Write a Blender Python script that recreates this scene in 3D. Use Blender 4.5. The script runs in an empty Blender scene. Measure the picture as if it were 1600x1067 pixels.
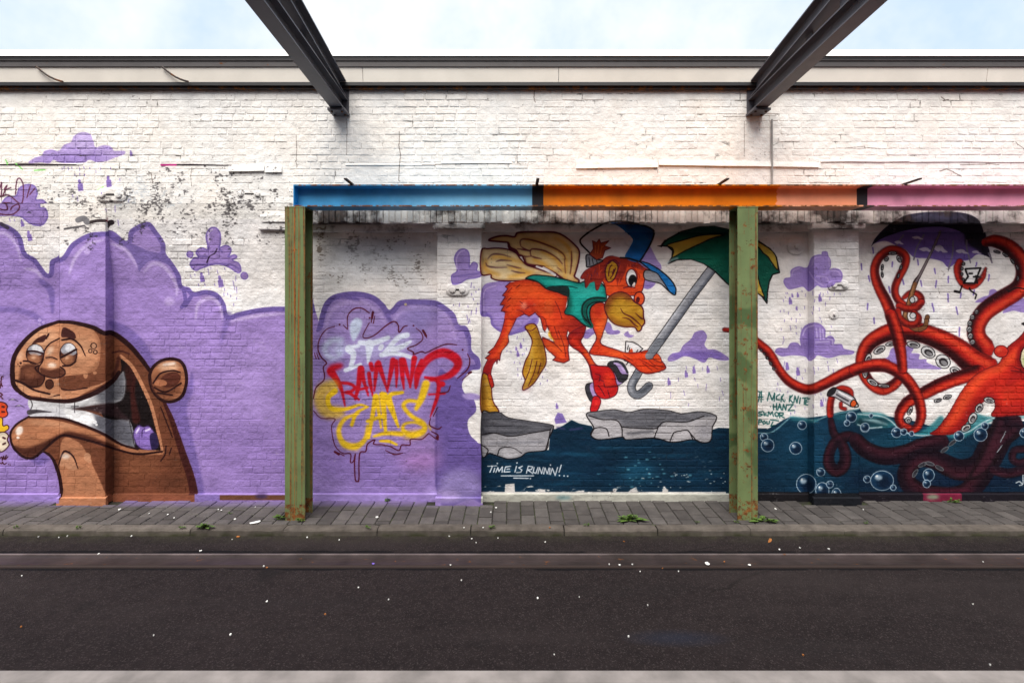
import bpy, bmesh, math, random
import numpy as np
from mathutils import Vector, Matrix

sc = bpy.context.scene
RND = random.Random(11)
# ------------------------------------------------------------------ camera, sky, sun, exposure
ZC, FPX, CX, HY = 2.273, 768.0, 800.0, 490.0        # eye height over the pavement; focal length and horizon in photograph pixels
cam = bpy.data.objects.new('camera', bpy.data.cameras.new('camera'))
sc.collection.objects.link(cam); sc.camera = cam
cam.location = (0, 0, ZC); cam.rotation_euler = (math.radians(90), 0, 0)
cam.data.sensor_width = 36; cam.data.lens = 36*FPX/1600; cam.data.shift_y = -43.5/1600; cam.data.clip_end = 2000

SUN_EL, SUN_AZ = math.radians(60), math.radians(192)   # azimuth clockwise from +Y (the way the camera looks)
w = bpy.data.worlds.new('World'); sc.world = w; w.use_nodes = True
nt = w.node_tree; N, Lk = nt.nodes, nt.links
for n in list(N): N.remove(n)
out = N.new('ShaderNodeOutputWorld'); bg = N.new('ShaderNodeBackground'); sky = N.new('ShaderNodeTexSky')
sky.sky_type = 'NISHITA'; sky.sun_disc = False; sky.sun_elevation = SUN_EL; sky.sun_rotation = SUN_AZ
sky.air_density = 1.0; sky.dust_density = 2.5
tc = N.new('ShaderNodeTexCoord'); no = N.new('ShaderNodeTexNoise'); no.inputs['Scale'].default_value = 2.3; no.inputs['Detail'].default_value = 6; no.inputs['Roughness'].default_value = .6
ramp = N.new('ShaderNodeValToRGB'); ramp.color_ramp.elements[0].position = .38; ramp.color_ramp.elements[1].position = .62
ramp.color_ramp.elements[0].color = (3.2, 3.95, 4.9, 1); ramp.color_ramp.elements[1].color = (5.3, 5.35, 5.4, 1)     # thin bright cloud cover
mix = N.new('ShaderNodeMixRGB'); mix.inputs['Fac'].default_value = .9
Lk.new(tc.outputs['Generated'], no.inputs['Vector']); Lk.new(no.outputs['Fac'], ramp.inputs['Fac']); Lk.new(ramp.outputs['Color'], mix.inputs['Color2'])
Lk.new(sky.outputs['Color'], mix.inputs['Color1']); Lk.new(mix.outputs['Color'], bg.inputs['Color']); Lk.new(bg.outputs['Background'], out.inputs['Surface'])
bg.inputs['Strength'].default_value = .056
sun = bpy.data.objects.new('sun', bpy.data.lights.new('sun', 'SUN')); sc.collection.objects.link(sun)
sun.data.energy = 1.5; sun.data.angle = math.radians(50); sun.data.color = (1, .95, .88)
sdir = Vector((math.sin(SUN_AZ)*math.cos(SUN_EL), math.cos(SUN_AZ)*math.cos(SUN_EL), math.sin(SUN_EL)))
sun.rotation_euler = sdir.to_track_quat('Z', 'Y').to_euler(); sun.location = sdir*30
sc.view_settings.view_transform = 'Standard'; sc.view_settings.look = 'None'; sc.view_settings.gamma = 1; sc.view_settings.exposure = 2.0
sc.view_settings.use_curve_mapping = False

# ------------------------------------------------------------------ the painted wall: paint computed in code
# The paint is drawn as vector shapes (fills, brush strokes, spray) into one in-memory picture that is mapped on the wall
# by its UVs.  One paint unit = 1/128 m on the recessed panels.
SC = 2.0
MX0, MX1, MY0, MY1 = -300, 1900, 120, 800
MW, MH = int((MX1-MX0)*SC), int((MY1-MY0)*SC)
rs = np.random.RandomState(7)

def vnoise(h, w, cell, seed, octaves=3):
    """smooth value noise 0..1 on an h x w grid, cell in pixels"""
    r = np.random.RandomState(seed); out = np.zeros((h, w), np.float32); amp = 1.0; tot = 0
    cx, cy = (cell, cell) if np.isscalar(cell) else cell
    for o in range(octaves):
        gw, gh = int(w/cx)+3, int(h/cy)+3
        g = r.rand(gh, gw).astype(np.float32)
        xs = np.arange(w, dtype=np.float32)/cx; ys = np.arange(h, dtype=np.float32)/cy
        xi = xs.astype(int); yi = ys.astype(int); fx = xs-xi; fy = ys-yi
        fx = fx*fx*(3-2*fx); fy = fy*fy*(3-2*fy)
        a = g[yi]; b = g[yi+1]; m = a*(1-fy[:, None])+b*fy[:, None]
        out += amp*(m[:, xi]*(1-fx)+m[:, xi+1]*fx)
        tot += amp; amp *= .5; cx = max(1.5, cx/2); cy = max(1.5, cy/2)
    return out/tot

CV = np.empty((MH, MW, 3), np.float32)
VIEWS = dict(p=(0, 0, 1), A=(0, 180, 4.268), B=(220, 240, 4.268), C=(480, 320, 5.333), D=(490, 470, 3.556), E=(0, 480, 3.81),
             F=(150, 480, 3.44), G=(750, 620, 4.0), H=(1170, 560, 4.445), I=(1340, 330, 5.335), J=(1340, 500, 3.681),
             K=(1200, 330, 4.641), L=(750, 340, 6.67), M=(750, 480, 5.93), N=(900, 340, 5.925), O=(900, 500, 6.669),
             P=(1020, 340, 6.67), Q=(0, 440, 2.965), R=(740, 330, 3.334), S=(1180, 330, 2.27), U=(400, 300, 1.905))
def P(v, pts):
    """flat list in a drawing sheet's own units -> paint units"""
    ox, oy, s = VIEWS[v]
    a = np.asarray(pts, np.float32).reshape(-1, 2)/s
    return a+np.array([ox, oy], np.float32)
def spl(a, closed, n=7):
    if len(a) < 3: return a
    if closed: q = np.vstack([a[-1:], a, a[:2]])
    else: q = np.vstack([2*a[:1]-a[1:2], a, 2*a[-1:]-a[-2:-1]])
    t = np.linspace(0, 1, n, endpoint=False, dtype=np.float32)[:, None]
    out = []
    for i in range(1, len(q)-2):
        p0, p1, p2, p3 = q[i-1], q[i], q[i+1], q[i+2]
        out.append(.5*((2*p1)+(-p0+p2)*t+(2*p0-5*p1+4*p2-p3)*t*t+(-p0+3*p1-3*p2+p3)*t**3))
    o = np.vstack(out)
    return o if closed else np.vstack([o, a[-1:]])
def blur(m, r):
    r = int(round(r))
    if r < 1: return m
    for _ in range(2):
        for ax in (0, 1):
            c = np.cumsum(np.pad(m, [(r+1, r) if k == ax else (0, 0) for k in (0, 1)], mode='edge'), axis=ax)
            n = m.shape[ax]; sl = [slice(None)]*2; s2 = [slice(None)]*2
            sl[ax] = slice(2*r+1, 2*r+1+n); s2[ax] = slice(0, n)
            m = (c[tuple(sl)]-c[tuple(s2)])/(2*r+1)
    return m
def cover(polys, pad=0):
    """anti-aliased union of polygons given in paint units -> (x0,y0,mask)"""
    polys = [(p-np.array([MX0, MY0]))*SC for p in polys]
    allp = np.vstack(polys)
    x0, y0 = np.floor(allp.min(0)).astype(int)-2-pad; x1, y1 = np.ceil(allp.max(0)).astype(int)+3+pad
    x0, y0 = max(0, x0), max(0, y0); x1, y1 = min(MW, x1), min(MH, y1)
    if x1 <= x0 or y1 <= y0: return None
    w, h = x1-x0, y1-y0; SS = 3
    buf = np.zeros(h*SS*(w+2), np.float32)
    E = []
    for p in polys:
        q = np.roll(p, -1, 0)
        area = np.sum(p[:, 0]*q[:, 1]-q[:, 0]*p[:, 1])
        E.append(np.hstack([p, q]) if area > 0 else np.hstack([q, p]))
    E = np.vstack(E).astype(np.float64)
    E[:, [0, 2]] -= x0; E[:, [1, 3]] = (E[:, [1, 3]]-y0)*SS-.5
    sgn = np.where(E[:, 3] > E[:, 1], 1., -1.)
    ya = np.minimum(E[:, 1], E[:, 3]); yb = np.maximum(E[:, 1], E[:, 3])
    ra = np.clip(np.ceil(ya), 0, h*SS).astype(int); rb = np.clip(np.ceil(yb), 0, h*SS).astype(int)
    cnt = np.maximum(rb-ra, 0); k = np.repeat(np.arange(len(E)), cnt)
    if len(k) == 0: return None
    row = np.arange(len(k))-np.repeat(np.cumsum(cnt)-cnt, cnt)+ra[k]
    t = (row-E[k, 1])/(E[k, 3]-E[k, 1]); x = np.clip(E[k, 0]+t*(E[k, 2]-E[k, 0]), 0, w)
    xi = np.floor(x).astype(int); fr = x-xi
    idx = row*(w+2)+xi
    buf = np.bincount(idx, sgn[k]*(1-fr), h*SS*(w+2))+np.bincount(idx+1, sgn[k]*fr, h*SS*(w+2))
    m = np.clip(np.abs(np.cumsum(buf.reshape(h*SS, w+2), 1)[:, :w]), 0, 1)
    return x0, y0, m.reshape(h, SS, w).mean(1).astype(np.float32)
MASKS = {}
SIL = {}
def put(cm, col, alpha=1., soft=0, clip=None, rough=0.):
    if cm is None: return
    x0, y0, m = cm
    if soft: m = blur(m, soft*SC)
    if rough:
        n = ROUGH[y0:y0+m.shape[0], x0:x0+m.shape[1]]
        m = np.clip((m-.5)*2.2+.5+(n-.5)*rough*2, 0, 1)*np.minimum(1, m*3)
    if clip is not None:
        cx, cy, cmk = MASKS[clip]
        f = np.zeros_like(m)
        ax0, ay0 = max(x0, cx), max(y0, cy); ax1, ay1 = min(x0+m.shape[1], cx+cmk.shape[1]), min(y0+m.shape[0], cy+cmk.shape[0])
        if ax1 <= ax0 or ay1 <= ay0: return
        f[ay0-y0:ay1-y0, ax0-x0:ax1-x0] = cmk[ay0-cy:ay1-cy, ax0-cx:ax1-cx]
        m = m*f
    m = (m*alpha)[:, :, None]
    s = CV[y0:y0+m.shape[0], x0:x0+m.shape[1]]
    s += (np.array(col, np.float32)/255.-s)*m
ROUGH = vnoise(MH, MW, 9, 3, 3)
def Fl(v, pts, col, sm=1, soft=0, alpha=1., clip=None, name=None, ol=None, ow=1.8, rough=0., sil=None, pad=0, sh=None):
    a = P(v, pts)
    if sm: a = spl(a, True)
    cm = cover([a], int(soft*SC*2)+pad)
    if name: MASKS[name] = cm
    if sil: SIL.setdefault(sil, []).append(a)
    put(cm, col, alpha, soft, clip, rough)
    if sh is not None:
        MASKS['sh'] = cm; St('p', np.vstack([a, a[:1]]).ravel(), sh[1], sh[0], sm=0, soft=sh[1]*.3, alpha=sh[2], clip='sh')
    if ol is not None: St('p', np.vstack([a, a[:1]]).ravel(), ow, ol, sm=0)
def spoly(a, w):
    """polygons of a brush stroke along polyline a with widths w"""
    polys = []; ang = np.linspace(0, 2*np.pi, 9)[:-1]; cs = np.stack([np.cos(ang), np.sin(ang)], 1)
    d = np.diff(a, axis=0); L = np.maximum(np.hypot(d[:, 0], d[:, 1]), 1e-6); nrm = np.stack([-d[:, 1]/L, d[:, 0]/L], 1)
    for i in range(len(a)):
        polys.append(a[i]+cs*w[i]/2)
        if i < len(d):
            polys.append(np.array([a[i]+nrm[i]*w[i]/2, a[i+1]+nrm[i]*w[i+1]/2, a[i+1]-nrm[i]*w[i+1]/2, a[i]-nrm[i]*w[i]/2]))
    return polys
def wid(w, n):
    if np.isscalar(w): return np.full(n, w, np.float32)
    return np.interp(np.linspace(0, 1, n), np.linspace(0, 1, len(w)), w).astype(np.float32)
def St(v, pts, w, col, sm=1, soft=0, alpha=1., clip=None, name=None, rough=0.):
    a = P(v, pts)
    if sm: a = spl(a, False)
    cm = cover(spoly(a, wid(w, len(a))), int(soft*SC*2))
    if name: MASKS[name] = cm
    put(cm, col, alpha, soft, clip, rough)
def Ms(v, lines, w, col, sm=1, **k):
    for l in lines: St(v, l, w, col, sm, **k)
def El(v, x, y, rx, ry, col, rot=0, soft=0, alpha=1., clip=None, ol=None, ow=1.5, name=None):
    t = np.linspace(0, 2*np.pi, 25)[:-1]; c, s = math.cos(rot), math.sin(rot)
    X = rx*np.cos(t); Y = ry*np.sin(t)
    Fl(v, np.stack([x+X*c-Y*s, y+X*s+Y*c], 1).ravel(), col, 0, soft, alpha, clip, name, ol, ow)

# ---- ground coat: off-white masonry paint with faint tint changes
nz = vnoise(MH, MW, 160, 11, 4)[:, :, None]; nz2 = vnoise(MH, MW, (60, 26), 12, 3)[:, :, None]
CV[:] = np.array([234, 230, 225], np.float32)/255.
CV *= .955+.07*nz+.03*nz2
CV += (vnoise(MH, MW, 90, 14, 3)[:, :, None]-.5)*np.array([.03, 0, -.03], np.float32)
CV[int((345-MY0)*SC):] *= np.array([.985, .985, 1.0], np.float32)
PUR, DPU, LPU, VPU = (158, 128, 203), (108, 88, 163), (184, 158, 220), (203, 182, 230)
NAVY, BLK, MAR = (10,40,62), (18,13,16), (78,15,32)

# ------------------------------------------------------------------ left bay: purple clouds
mass = [-300,372, -270,350, -225,352, -190,385, -160,400, -140,372, -100,352, -60,360, -40,392, -20,366, 0,355, 20,352, 42,368, 48,395, 62,405, 78,428, 84,408, 98,400, 112,380,
        138,365, 165,362, 185,363, 205,378, 212,361, 240,349, 254,364, 264,382, 264,397, 273,410, 284,430, 286,446, 296,449, 304,456, 322,453, 340,458, 352,474, 357,492,
        372,488, 400,482, 430,479, 460,480, 492,482, 494,786, -300,786]
Fl('p', mass, PUR, name='mass', rough=.12, sil='purple_cloud_bank')
St('p', mass[:-4], 15, DPU, clip='mass', rough=.1)
Fl('p', [178,372, 186,364, 204,378, 250,396, 264,388, 280,425, 262,412, 240,408, 226,418, 220,424, 214,404, 196,386], DPU, clip='mass')
Fl('B', [0,530, 60,530, 130,560, 140,610, 110,655, 60,650, 0,600], PUR, clip='mass', rough=.2)
for l in ([-40,420, -25,382, 0,370, 18,366, 34,384, 38,408], [108,428, 118,402, 138,382, 162,375], [180,382, 203,392, 218,418], [228,425, 244,412, 262,420, 276,445, 276,462],
          [306,500, 310,475, 330,466, 344,478, 348,500], [42,420, 60,424, 68,436], [360,502, 400,494, 445,490], [-250,372, -225,364, -200,390], [-130,385, -100,366, -70,372]):
    St('p', l, [2, 6, 5, 2], VPU, soft=.8, alpha=.8, clip='mass')
Ms('p', ([286,446, 290,470, 284,480], [304,456, 296,468, 290,478]), 6, DPU, clip='mass')
St('p', [0,483, 30,485, 55,494, 70,510, 74,522], 9, DPU, soft=1.5, alpha=.6)
St('p', [66,440, 80,455, 82,488], [9, 11, 4], DPU, soft=1, alpha=.75)
Ms('p', ([357,492, 352,512, 345,538], ), [12, 9, 2], DPU, soft=2, alpha=.6)
for x, y, r in ((62,500,3), (68,504,2.4), (62,507,2.4)): El('p', x, y, r, r, LPU, alpha=.8)
El('p', 136, 393, 5, 5, LPU); El('p', 265,471, 8, 7, LPU, soft=2)
for x, y, rx, ry, a in ((30,620,120,60,.25), (420,600,90,70,.2), (230,400,40,30,.3), (400,700,80,40,.25), (60,740,90,25,.3)):
    El('p', x, y, rx, ry, LPU if y < 650 else (140,108,190), soft=20, alpha=a, clip='mass')
# small clouds above
c1 = [190,320, 230,287, 280,270, 300,240, 350,230, 390,240, 430,200, 475,180, 500,135, 555,115, 605,130, 625,175, 640,215, 690,203, 740,210, 765,240, 830,240, 832,262, 770,285, 720,305, 650,315,
      600,300, 560,318, 470,322, 400,318, 360,300, 330,322, 275,318]
Fl('A', c1, (186,162,220), name='c1', rough=.15, sil='painted_cloud')
El('A', 480, 300, 260, 40, (150,122,200), soft=8, clip='c1'); El('A', 550, 160, 60, 50, (205,188,232), soft=8, alpha=.7, clip='c1')
Ms('A', ([300,250, 350,240, 380,262, 385,300], [430,200, 520,240], [640,220, 620,290], [690,215, 750,225]), 2, (150,122,200), alpha=.6, clip='c1')
c2 = [-200,600, -120,560, -40,590, 0,600, 50,548, 110,540, 130,490, 180,465, 230,475, 248,520, 240,565, 290,570, 325,610, 330,632, 365,640, 370,690, 340,735, 300,745, 250,730, 200,690, 130,680, 40,680, -100,665]
Fl('A', c2, PUR, ol=(128,104,184), ow=2.5, rough=.1)
Ms('A', ([105,530, 113,445, 130,422, 150,445, 158,500, 142,592, 60,535, 0,545], [0,495, 12,450, 10,545, -10,520], [20,540, 50,470, 30,500, 75,485], [180,550, 205,465], [200,530, 232,490],
         [0,600, 40,585, 100,600, 115,640, 80,645, 30,620, 10,640, 60,670, 140,675, 190,640, 190,610, 150,625, 135,645], [0,655, 60,680]), 2, (96,48,72))
c3 = [345,745, 370,702, 402,695, 390,660, 430,635, 470,642, 462,560, 490,510, 530,505, 555,540, 552,600, 545,632, 590,618, 620,640, 612,670, 598,692, 640,680, 655,694, 625,715, 665,735, 676,780, 655,795,
      600,760, 540,740, 480,745, 420,765, 375,780]
Fl('B', c3, PUR, ol=(124,100,182), ow=2.2, name='c3', sil='painted_cloud')
Ms('B', ([468,560, 500,520], [400,690, 460,690], [350,745, 480,740, 600,740, 665,770], [560,660, 545,640]), 3, DPU, alpha=.7, clip='c3'); St('B', [480,590, 478,540, 505,515], 3, VPU, clip='c3')
St('B', [455,730, 475,690, 510,670, 530,640], 2, (60,44,70))
for x, y, r in ((348,676,21), (697,816,23)): El('B', x, y, r, r, PUR, ol=(124,100,182), ow=1.5)
def drops(v, lst, w=2.2, col=(128,104,186)):
    for x, y, l in lst: St(v, [x, y, x+l*.3*rs.uniform(-.6, 1), y+l], [w*.6, w, w*.5], col, sm=0, alpha=.9)
def can(v, x, y, s, col=(138,112,192)):
    """tiny spray can falling like rain"""
    Fl(v, [x-.5*s, y+.2*s, x+.5*s, y, x+.65*s, y+1.4*s, x-.35*s, y+1.6*s], col, 0); St(v, [x-.1*s, y-.5*s, x-.05*s, y+.1*s], .55*s/VIEWS[v][2], col, 0)
drops('A', [(430,345,14), (455,350,18), (480,348,12), (530,350,22), (560,345,14), (600,350,10), (640,370,16), (670,350,18), (740,352,12), (800,425,16), (485,530,20), (515,545,30), (535,390,14), (565,395,12), (700,520,14), (745,615,36), (820,620,40), (830,710,36), (705,625,22), (860,560,24), (120,700,20), (150,705,12), (415,355,10), (500,395,12)])
for x, y, s in ((535,455,34), (725,430,34), (875,250,18), (200,720,22), (238,800,30)): can('A', x, y, s)
drops('B', [(340,810,20), (420,800,50), (460,770,40), (520,780,20), (620,850,60), (640,890,40), (560,900,14), (580,930,14), (600,945,12), (620,1000,16), (640,960,14), (495,870,14), (430,870,12), (390,870,14), (370,805,12), (640,820,30), (555,930,20), (480,760,12), (570,765,12)])
for x, y, s in ((415,815,28), (535,840,34)): can('B', x, y, s)
# old black chips and stains on the bad patch of render
sp = vnoise(MH, MW, (7, 4), 21, 2); reg = vnoise(MH, MW, 40, 22, 3)
def chips(x0, y0, x1, y1, thr, col, a=.9, seed=0, feather=30):
    X0, Y0, X1, Y1 = [int(q) for q in ((x0-MX0)*SC, (y0-MY0)*SC, (x1-MX0)*SC, (y1-MY0)*SC)]
    n = np.roll(sp, seed*37, 1)[Y0:Y1, X0:X1]; r_ = np.roll(reg, seed*91, 1)[Y0:Y1, X0:X1]
    yy = np.linspace(0, 1, Y1-Y0)[:, None]; xx = np.linspace(0, 1, X1-X0)[None]
    fe = np.clip(np.minimum(np.minimum(yy, 1-yy)*(Y1-Y0), np.minimum(xx, 1-xx)*(X1-X0))/(feather*SC), 0, 1)
    m = np.clip((n*.55+r_*.6-thr-(1-fe)*.25)*16, 0, 1)*a
    s = CV[Y0:Y1, X0:X1]; s += (np.array(col, np.float32)/255.-s)*m[:, :, None]
chips(40, 245, 500, 410, .73, (48,44,48), .7); chips(90, 296, 290, 372, .69, (60,56,58), .7, 2, 16); chips(330, 280, 450, 370, .70, (44,40,42), .75, 5, 16)
chips(180, 270, 330, 350, .6, (178,188,198), .5, 7)
Ms('p', ([0,258, 40,257, 120,258], [258,258, 300,258, 362,259]), [2, 3, 1.4], (34,24,28)); St('p', [252,258, 275,258], 3, (170,30,110))
Ms('A', ([40,300, 55,332], [110,325, 150,362], [230,370, 300,365], [660,500, 690,480]), 2, (110,210,80), alpha=.8)
Ms('A', ([700,700, 740,720, 760,760], [740,705, 760,725, 735,740], [690,705, 760,700]), 2.2, (140,20,45)); St('A', [600,715, 650,705, 700,705], 5, (50,40,42)); St('A', [520,700, 560,690, 580,715], 9, (120,118,122), rough=.5)
St('A', [740,770, 765,735, 790,725], 8, (36,26,32), rough=.4); St('A', [60,735, 85,750, 100,760], 6, (58,50,70))
St('A', [430,760, 520,745, 560,738], 3, (80,76,80))

# settlement cracks and open joints in the upper wall
for l, w_ in (([463,212, 464,232, 462,252, 463,262], 1.2), ([624,206, 623,226, 626,240, 624,262, 625,284], 1.5), ([541,186, 542,210, 541,240], .8), ([835,142, 834,152, 837,160], 1.6), ([808,242, 809,254, 812,256], 1.4), ([660,258, 720,256, 790,257, 822,256], 1.3), ([1163,190, 1163,245], .8), ([1468,268, 1480,265, 1490,270, 1502,276], 2), ([1500,258, 1540,256, 1560,258], 1.6), ([1130,183, 1165,181, 1212,180], 1.2), ([1470,152, 1474,158, 1480,157], 2), ([1587,222, 1590,226, 1600,235], 1.5), ([300,262, 298,275, 300,290], 1), ([230,272, 236,270, 238,285], 1.6), ([1320,232, 1350,231, 1375,233], 1)):
    a_ = np.asarray(l, float).reshape(-1, 2); a_ = np.repeat(a_, 2, 0)[1:]; a_[1::2] = (a_[1::2]*.5+np.vstack([a_[2::2], a_[-1:]])[:len(a_[1::2])]*.5)+rs.uniform(-2, 2, (len(a_[1::2]), 2))
    St('p', a_.ravel(), w_*.85, (84,70,64), sm=0, alpha=.65, rough=.5)
# ------------------------------------------------------------------ left bay: the bald man
OL = (36,13,15); TAN, TAN2, BR, DBR = (188,130,96), (160,104,74), (108,62,43), (74,38,28)
Fl('p', [170,505, 195,508, 222,530, 240,560, 250,585, 290,600, 300,580, 302,610, 292,640, 305,700, 318,782, 270,782, 200,560], DPU, soft=1.5, alpha=.75, clip='mass')
Fl('E', [170,890, 240,940, 300,910, 330,960, 260,860], DPU, soft=2, alpha=.8)
body = [270,186, 340,190, 430,212, 490,245, 520,243, 600,300, 660,365, 700,430, 740,520, 775,600, 830,760, 880,900, 912,1030, 912,1040, 270,1040, 285,985, 272,880, 240,812, 200,785, 160,812, 125,818, 80,790, 55,750, 48,700,
        75,660, 135,622, 140,540, 95,515, 65,480, 58,420, 65,350, 110,280, 180,220]
Fl('Q', body, BR, name='man', sil='bald_man')
for x, y, rx, ry, c, a in ((620,850,120,60,(128,78,54),.7), (820,900,60,100,(92,52,36),.7), (520,900,40,140,(84,46,33),.8), (700,560,40,120,(114,68,46),.6)):
    El('Q', x, y, rx, ry, c, soft=8, alpha=a, clip='man')
head = [62,420, 68,350, 112,283, 182,225, 270,193, 340,197, 430,219, 490,250, 560,295, 545,335, 555,400, 520,440, 470,478, 400,512, 330,547, 260,547, 180,532, 112,520, 72,485]
Fl('Q', head, TAN, name='head')
El('E', 230, 180, 120, 60, (212,164,130), soft=5, alpha=.6, clip='head'); El('E', 470, 250, 90, 70, (210,158,122), soft=6, alpha=.6, clip='head')
Fl('E', [560,130, 590,180, 600,240, 590,340, 560,380, 500,398, 360,418, 366,490, 430,492, 600,455, 720,380, 760,300, 760,240, 660,180], BR, name='shade', clip='head')
Fl('E', [565,140, 590,250, 570,340, 510,390, 520,410, 570,395, 600,420, 640,300, 640,180], (128,78,54), soft=2, alpha=.5, clip='head')
El('E', 510, 400, 14, 24, TAN, clip='head'); El('E', 565, 390, 12, 10, TAN, clip='head')
Fl('E', [118,410, 130,352, 200,340, 250,372, 266,425, 240,468, 185,476, 118,448], DBR, clip='head', soft=1.5)
El('E', 180, 390, 50, 34, (124,76,54), soft=4, alpha=.8, clip='head'); Ms('E', ([120,445, 185,474, 240,466, 265,425, 250,385],), 2, OL)
Fl('E', [92,452, 150,470, 230,502, 350,522, 360,552, 250,548, 140,528, 100,490], (206,154,120), clip='head'); Ms('E', ([180,512, 260,535, 355,522], [200,490, 300,515], [366,484, 420,494, 520,480]), 1.8, OL, clip='head')
El('E', 295, 458, 24, 28, DBR, clip='head', ol=OL, ow=1.6)
# nose
Fl('E', [270,255, 310,215, 355,200, 362,280, 360,350, 385,380, 375,412, 330,422, 260,408, 235,375, 245,345, 258,300], TAN, name='nose', clip='head')
Fl('E', [240,360, 300,372, 360,362, 386,382, 372,414, 310,418, 250,402], DBR, soft=1, clip='nose', alpha=.9); El('E', 310, 345, 26, 14, (238,214,196), soft=1.5, clip='nose'); El('E', 300, 260, 14, 30, (226,190,164), rot=.5, soft=2, clip='nose')
Ms('E', ([355,185, 300,215, 265,260, 255,320, 230,360, 240,395, 300,418, 350,418, 385,400, 385,375, 360,355], [230,345, 210,360, 225,385], [275,300, 310,298, 340,310]), 2.2, OL)
# eyes
for cx, rot in ((210, .35), (408, -.2)):
    El('E', cx, 280, 52 if cx < 300 else 50, 58 if cx < 300 else 66, DBR, clip='head', ol=OL, ow=2.2, name='eye%d' % cx)
    El('E', cx+6, 250, 52, 40, (150,150,160), clip='eye%d' % cx); El('E', cx+14, 242, 34, 28, (222,222,228), soft=1, clip='eye%d' % cx)
    El('E', cx-8, 312, 44, 34, (150,98,70), soft=2, clip='eye%d' % cx); El('E', cx-10, 300, 14, 8, (220,176,146), soft=1.5, clip='eye%d' % cx)
St('E', [165,262, 210,262, 262,278], 3, OL); St('E', [362,300, 410,275, 456,250], 3.4, OL)
Ms('E', ([140,320, 170,322, 215,335], [375,350, 420,345, 455,322], [370,195, 430,190, 480,230, 508,288]), [3, 3, 1.5], OL)
Fl('E', [190,222, 215,190, 265,165, 275,172, 262,205, 225,212], (62,30,28)); Fl('E', [366,175, 372,128, 395,122, 445,155, 448,188, 400,180], (62,30,28)); Ms('E', ([275,185, 290,160],), 3, OL)
for x, y, r in ((558,230,17), (538,260,10), (568,267,11)): El('E', x, y, r, r, (206,152,118), ol=OL, ow=1.4)
for x, y, r in ((108,340,4), (124,332,7), (118,351,4)): El('E', x, y, r, r, OL)
El('E', 120, 290, 16, 30, (226,184,156), soft=3, alpha=.8, rot=.4, clip='head')
# mouth cave, teeth
Fl('Q', [560,345, 600,380, 650,470, 690,560, 720,680, 745,775, 700,780, 620,770, 540,745, 500,650, 470,600, 500,480, 560,420], (22,14,16), name='cave')
El('Q', 600, 440, 30, 70, (48,20,18), soft=4, clip='cave'); St('Q', [625,440, 615,520, 632,640], [4, 7, 13], (58,24,22), soft=1, clip='cave')
Fl('Q', [140,540, 260,552, 350,548, 450,510, 540,450, 575,415, 582,470, 570,540, 530,562, 420,575, 350,590, 280,600, 150,598], (196,196,200), name='teeth')
Fl('Q', [450,490, 575,415, 582,470, 570,540, 470,565], (98,98,106), soft=4, clip='teeth'); El('Q', 360, 545, 60, 24, (236,236,240), soft=1.5, clip='teeth', rot=-.2)
Fl('Q', [145,600, 290,590, 400,600, 520,640, 600,640, 625,765, 560,755, 480,705, 380,660, 280,632, 150,632], (196,196,202), name='teeth2')
Fl('Q', [440,610, 600,640, 625,765, 540,745, 450,690], (92,92,102), soft=5, clip='teeth2'); El('Q', 370, 620, 75, 36, (240,240,243), rot=.35, soft=1.5, clip='teeth2')
Fl('Q', [330,590, 420,575, 530,562, 560,600, 600,640, 520,625, 430,600], (46,30,34), soft=1.5); St('Q', [135,605, 180,600, 240,604], [8, 5, 1], (66,60,66))
Ms('Q', ([140,540, 150,570, 140,600], [575,415, 585,470, 572,540, 530,565], [600,640, 625,765]), 1.6, (60,56,60))
Ms('Q', ([346,562, 346,606], [330,578, 364,576]), 1.2, (40,34,40))
for x, y, r in ((398,535,8), (405,545,5), (440,650,9), (448,662,6)): El('Q', x, y, r, r, (240,240,244))
# tongue
Fl('Q', [620,700, 640,665, 665,672, 690,668, 715,700, 720,740, 705,778, 650,770, 628,740], (138,106,196), ol=(60,40,90), ow=1.4); St('Q', [632,700, 645,678], 3, (220,205,245)); St('Q', [675,690, 695,682], 3, (220,205,245)); St('Q', [658,720, 660,690, 672,680], 1.4, (70,48,110)); Fl('Q', [695,710, 725,705, 735,760, 705,778], (40,30,70))
# jaw rim and lower lip
St('Q', [560,345, 610,390, 660,480, 700,570, 730,680, 752,778], [5, 6, 4], (190,130,96)); Ms('Q', ([552,350, 540,400, 520,440],), 5, (70,34,28), soft=1)
St('Q', [520,330, 560,322, 600,335], 3, (70,34,28))
lip = [50,705, 75,665, 135,630, 250,640, 350,665, 450,700, 530,745, 620,775, 750,782, 745,800, 640,800, 530,775, 420,740, 330,718, 280,715, 210,770, 165,805, 125,812, 82,788, 56,750]
Fl('Q', lip, (170,112,80), name='lip')
Fl('Q', [60,760, 120,770, 200,745, 290,700, 350,698, 460,730, 560,775, 420,745, 290,722, 165,808, 100,800], DBR, soft=1.5, clip='lip'); El('Q', 250, 660, 120, 14, (200,146,112), soft=3, alpha=.8, clip='lip', rot=.1); El('Q', 90, 690, 16, 22, (236,222,212), rot=.4, soft=1, clip='lip'); El('Q', 84, 722, 8, 6, (236,222,212))
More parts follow.
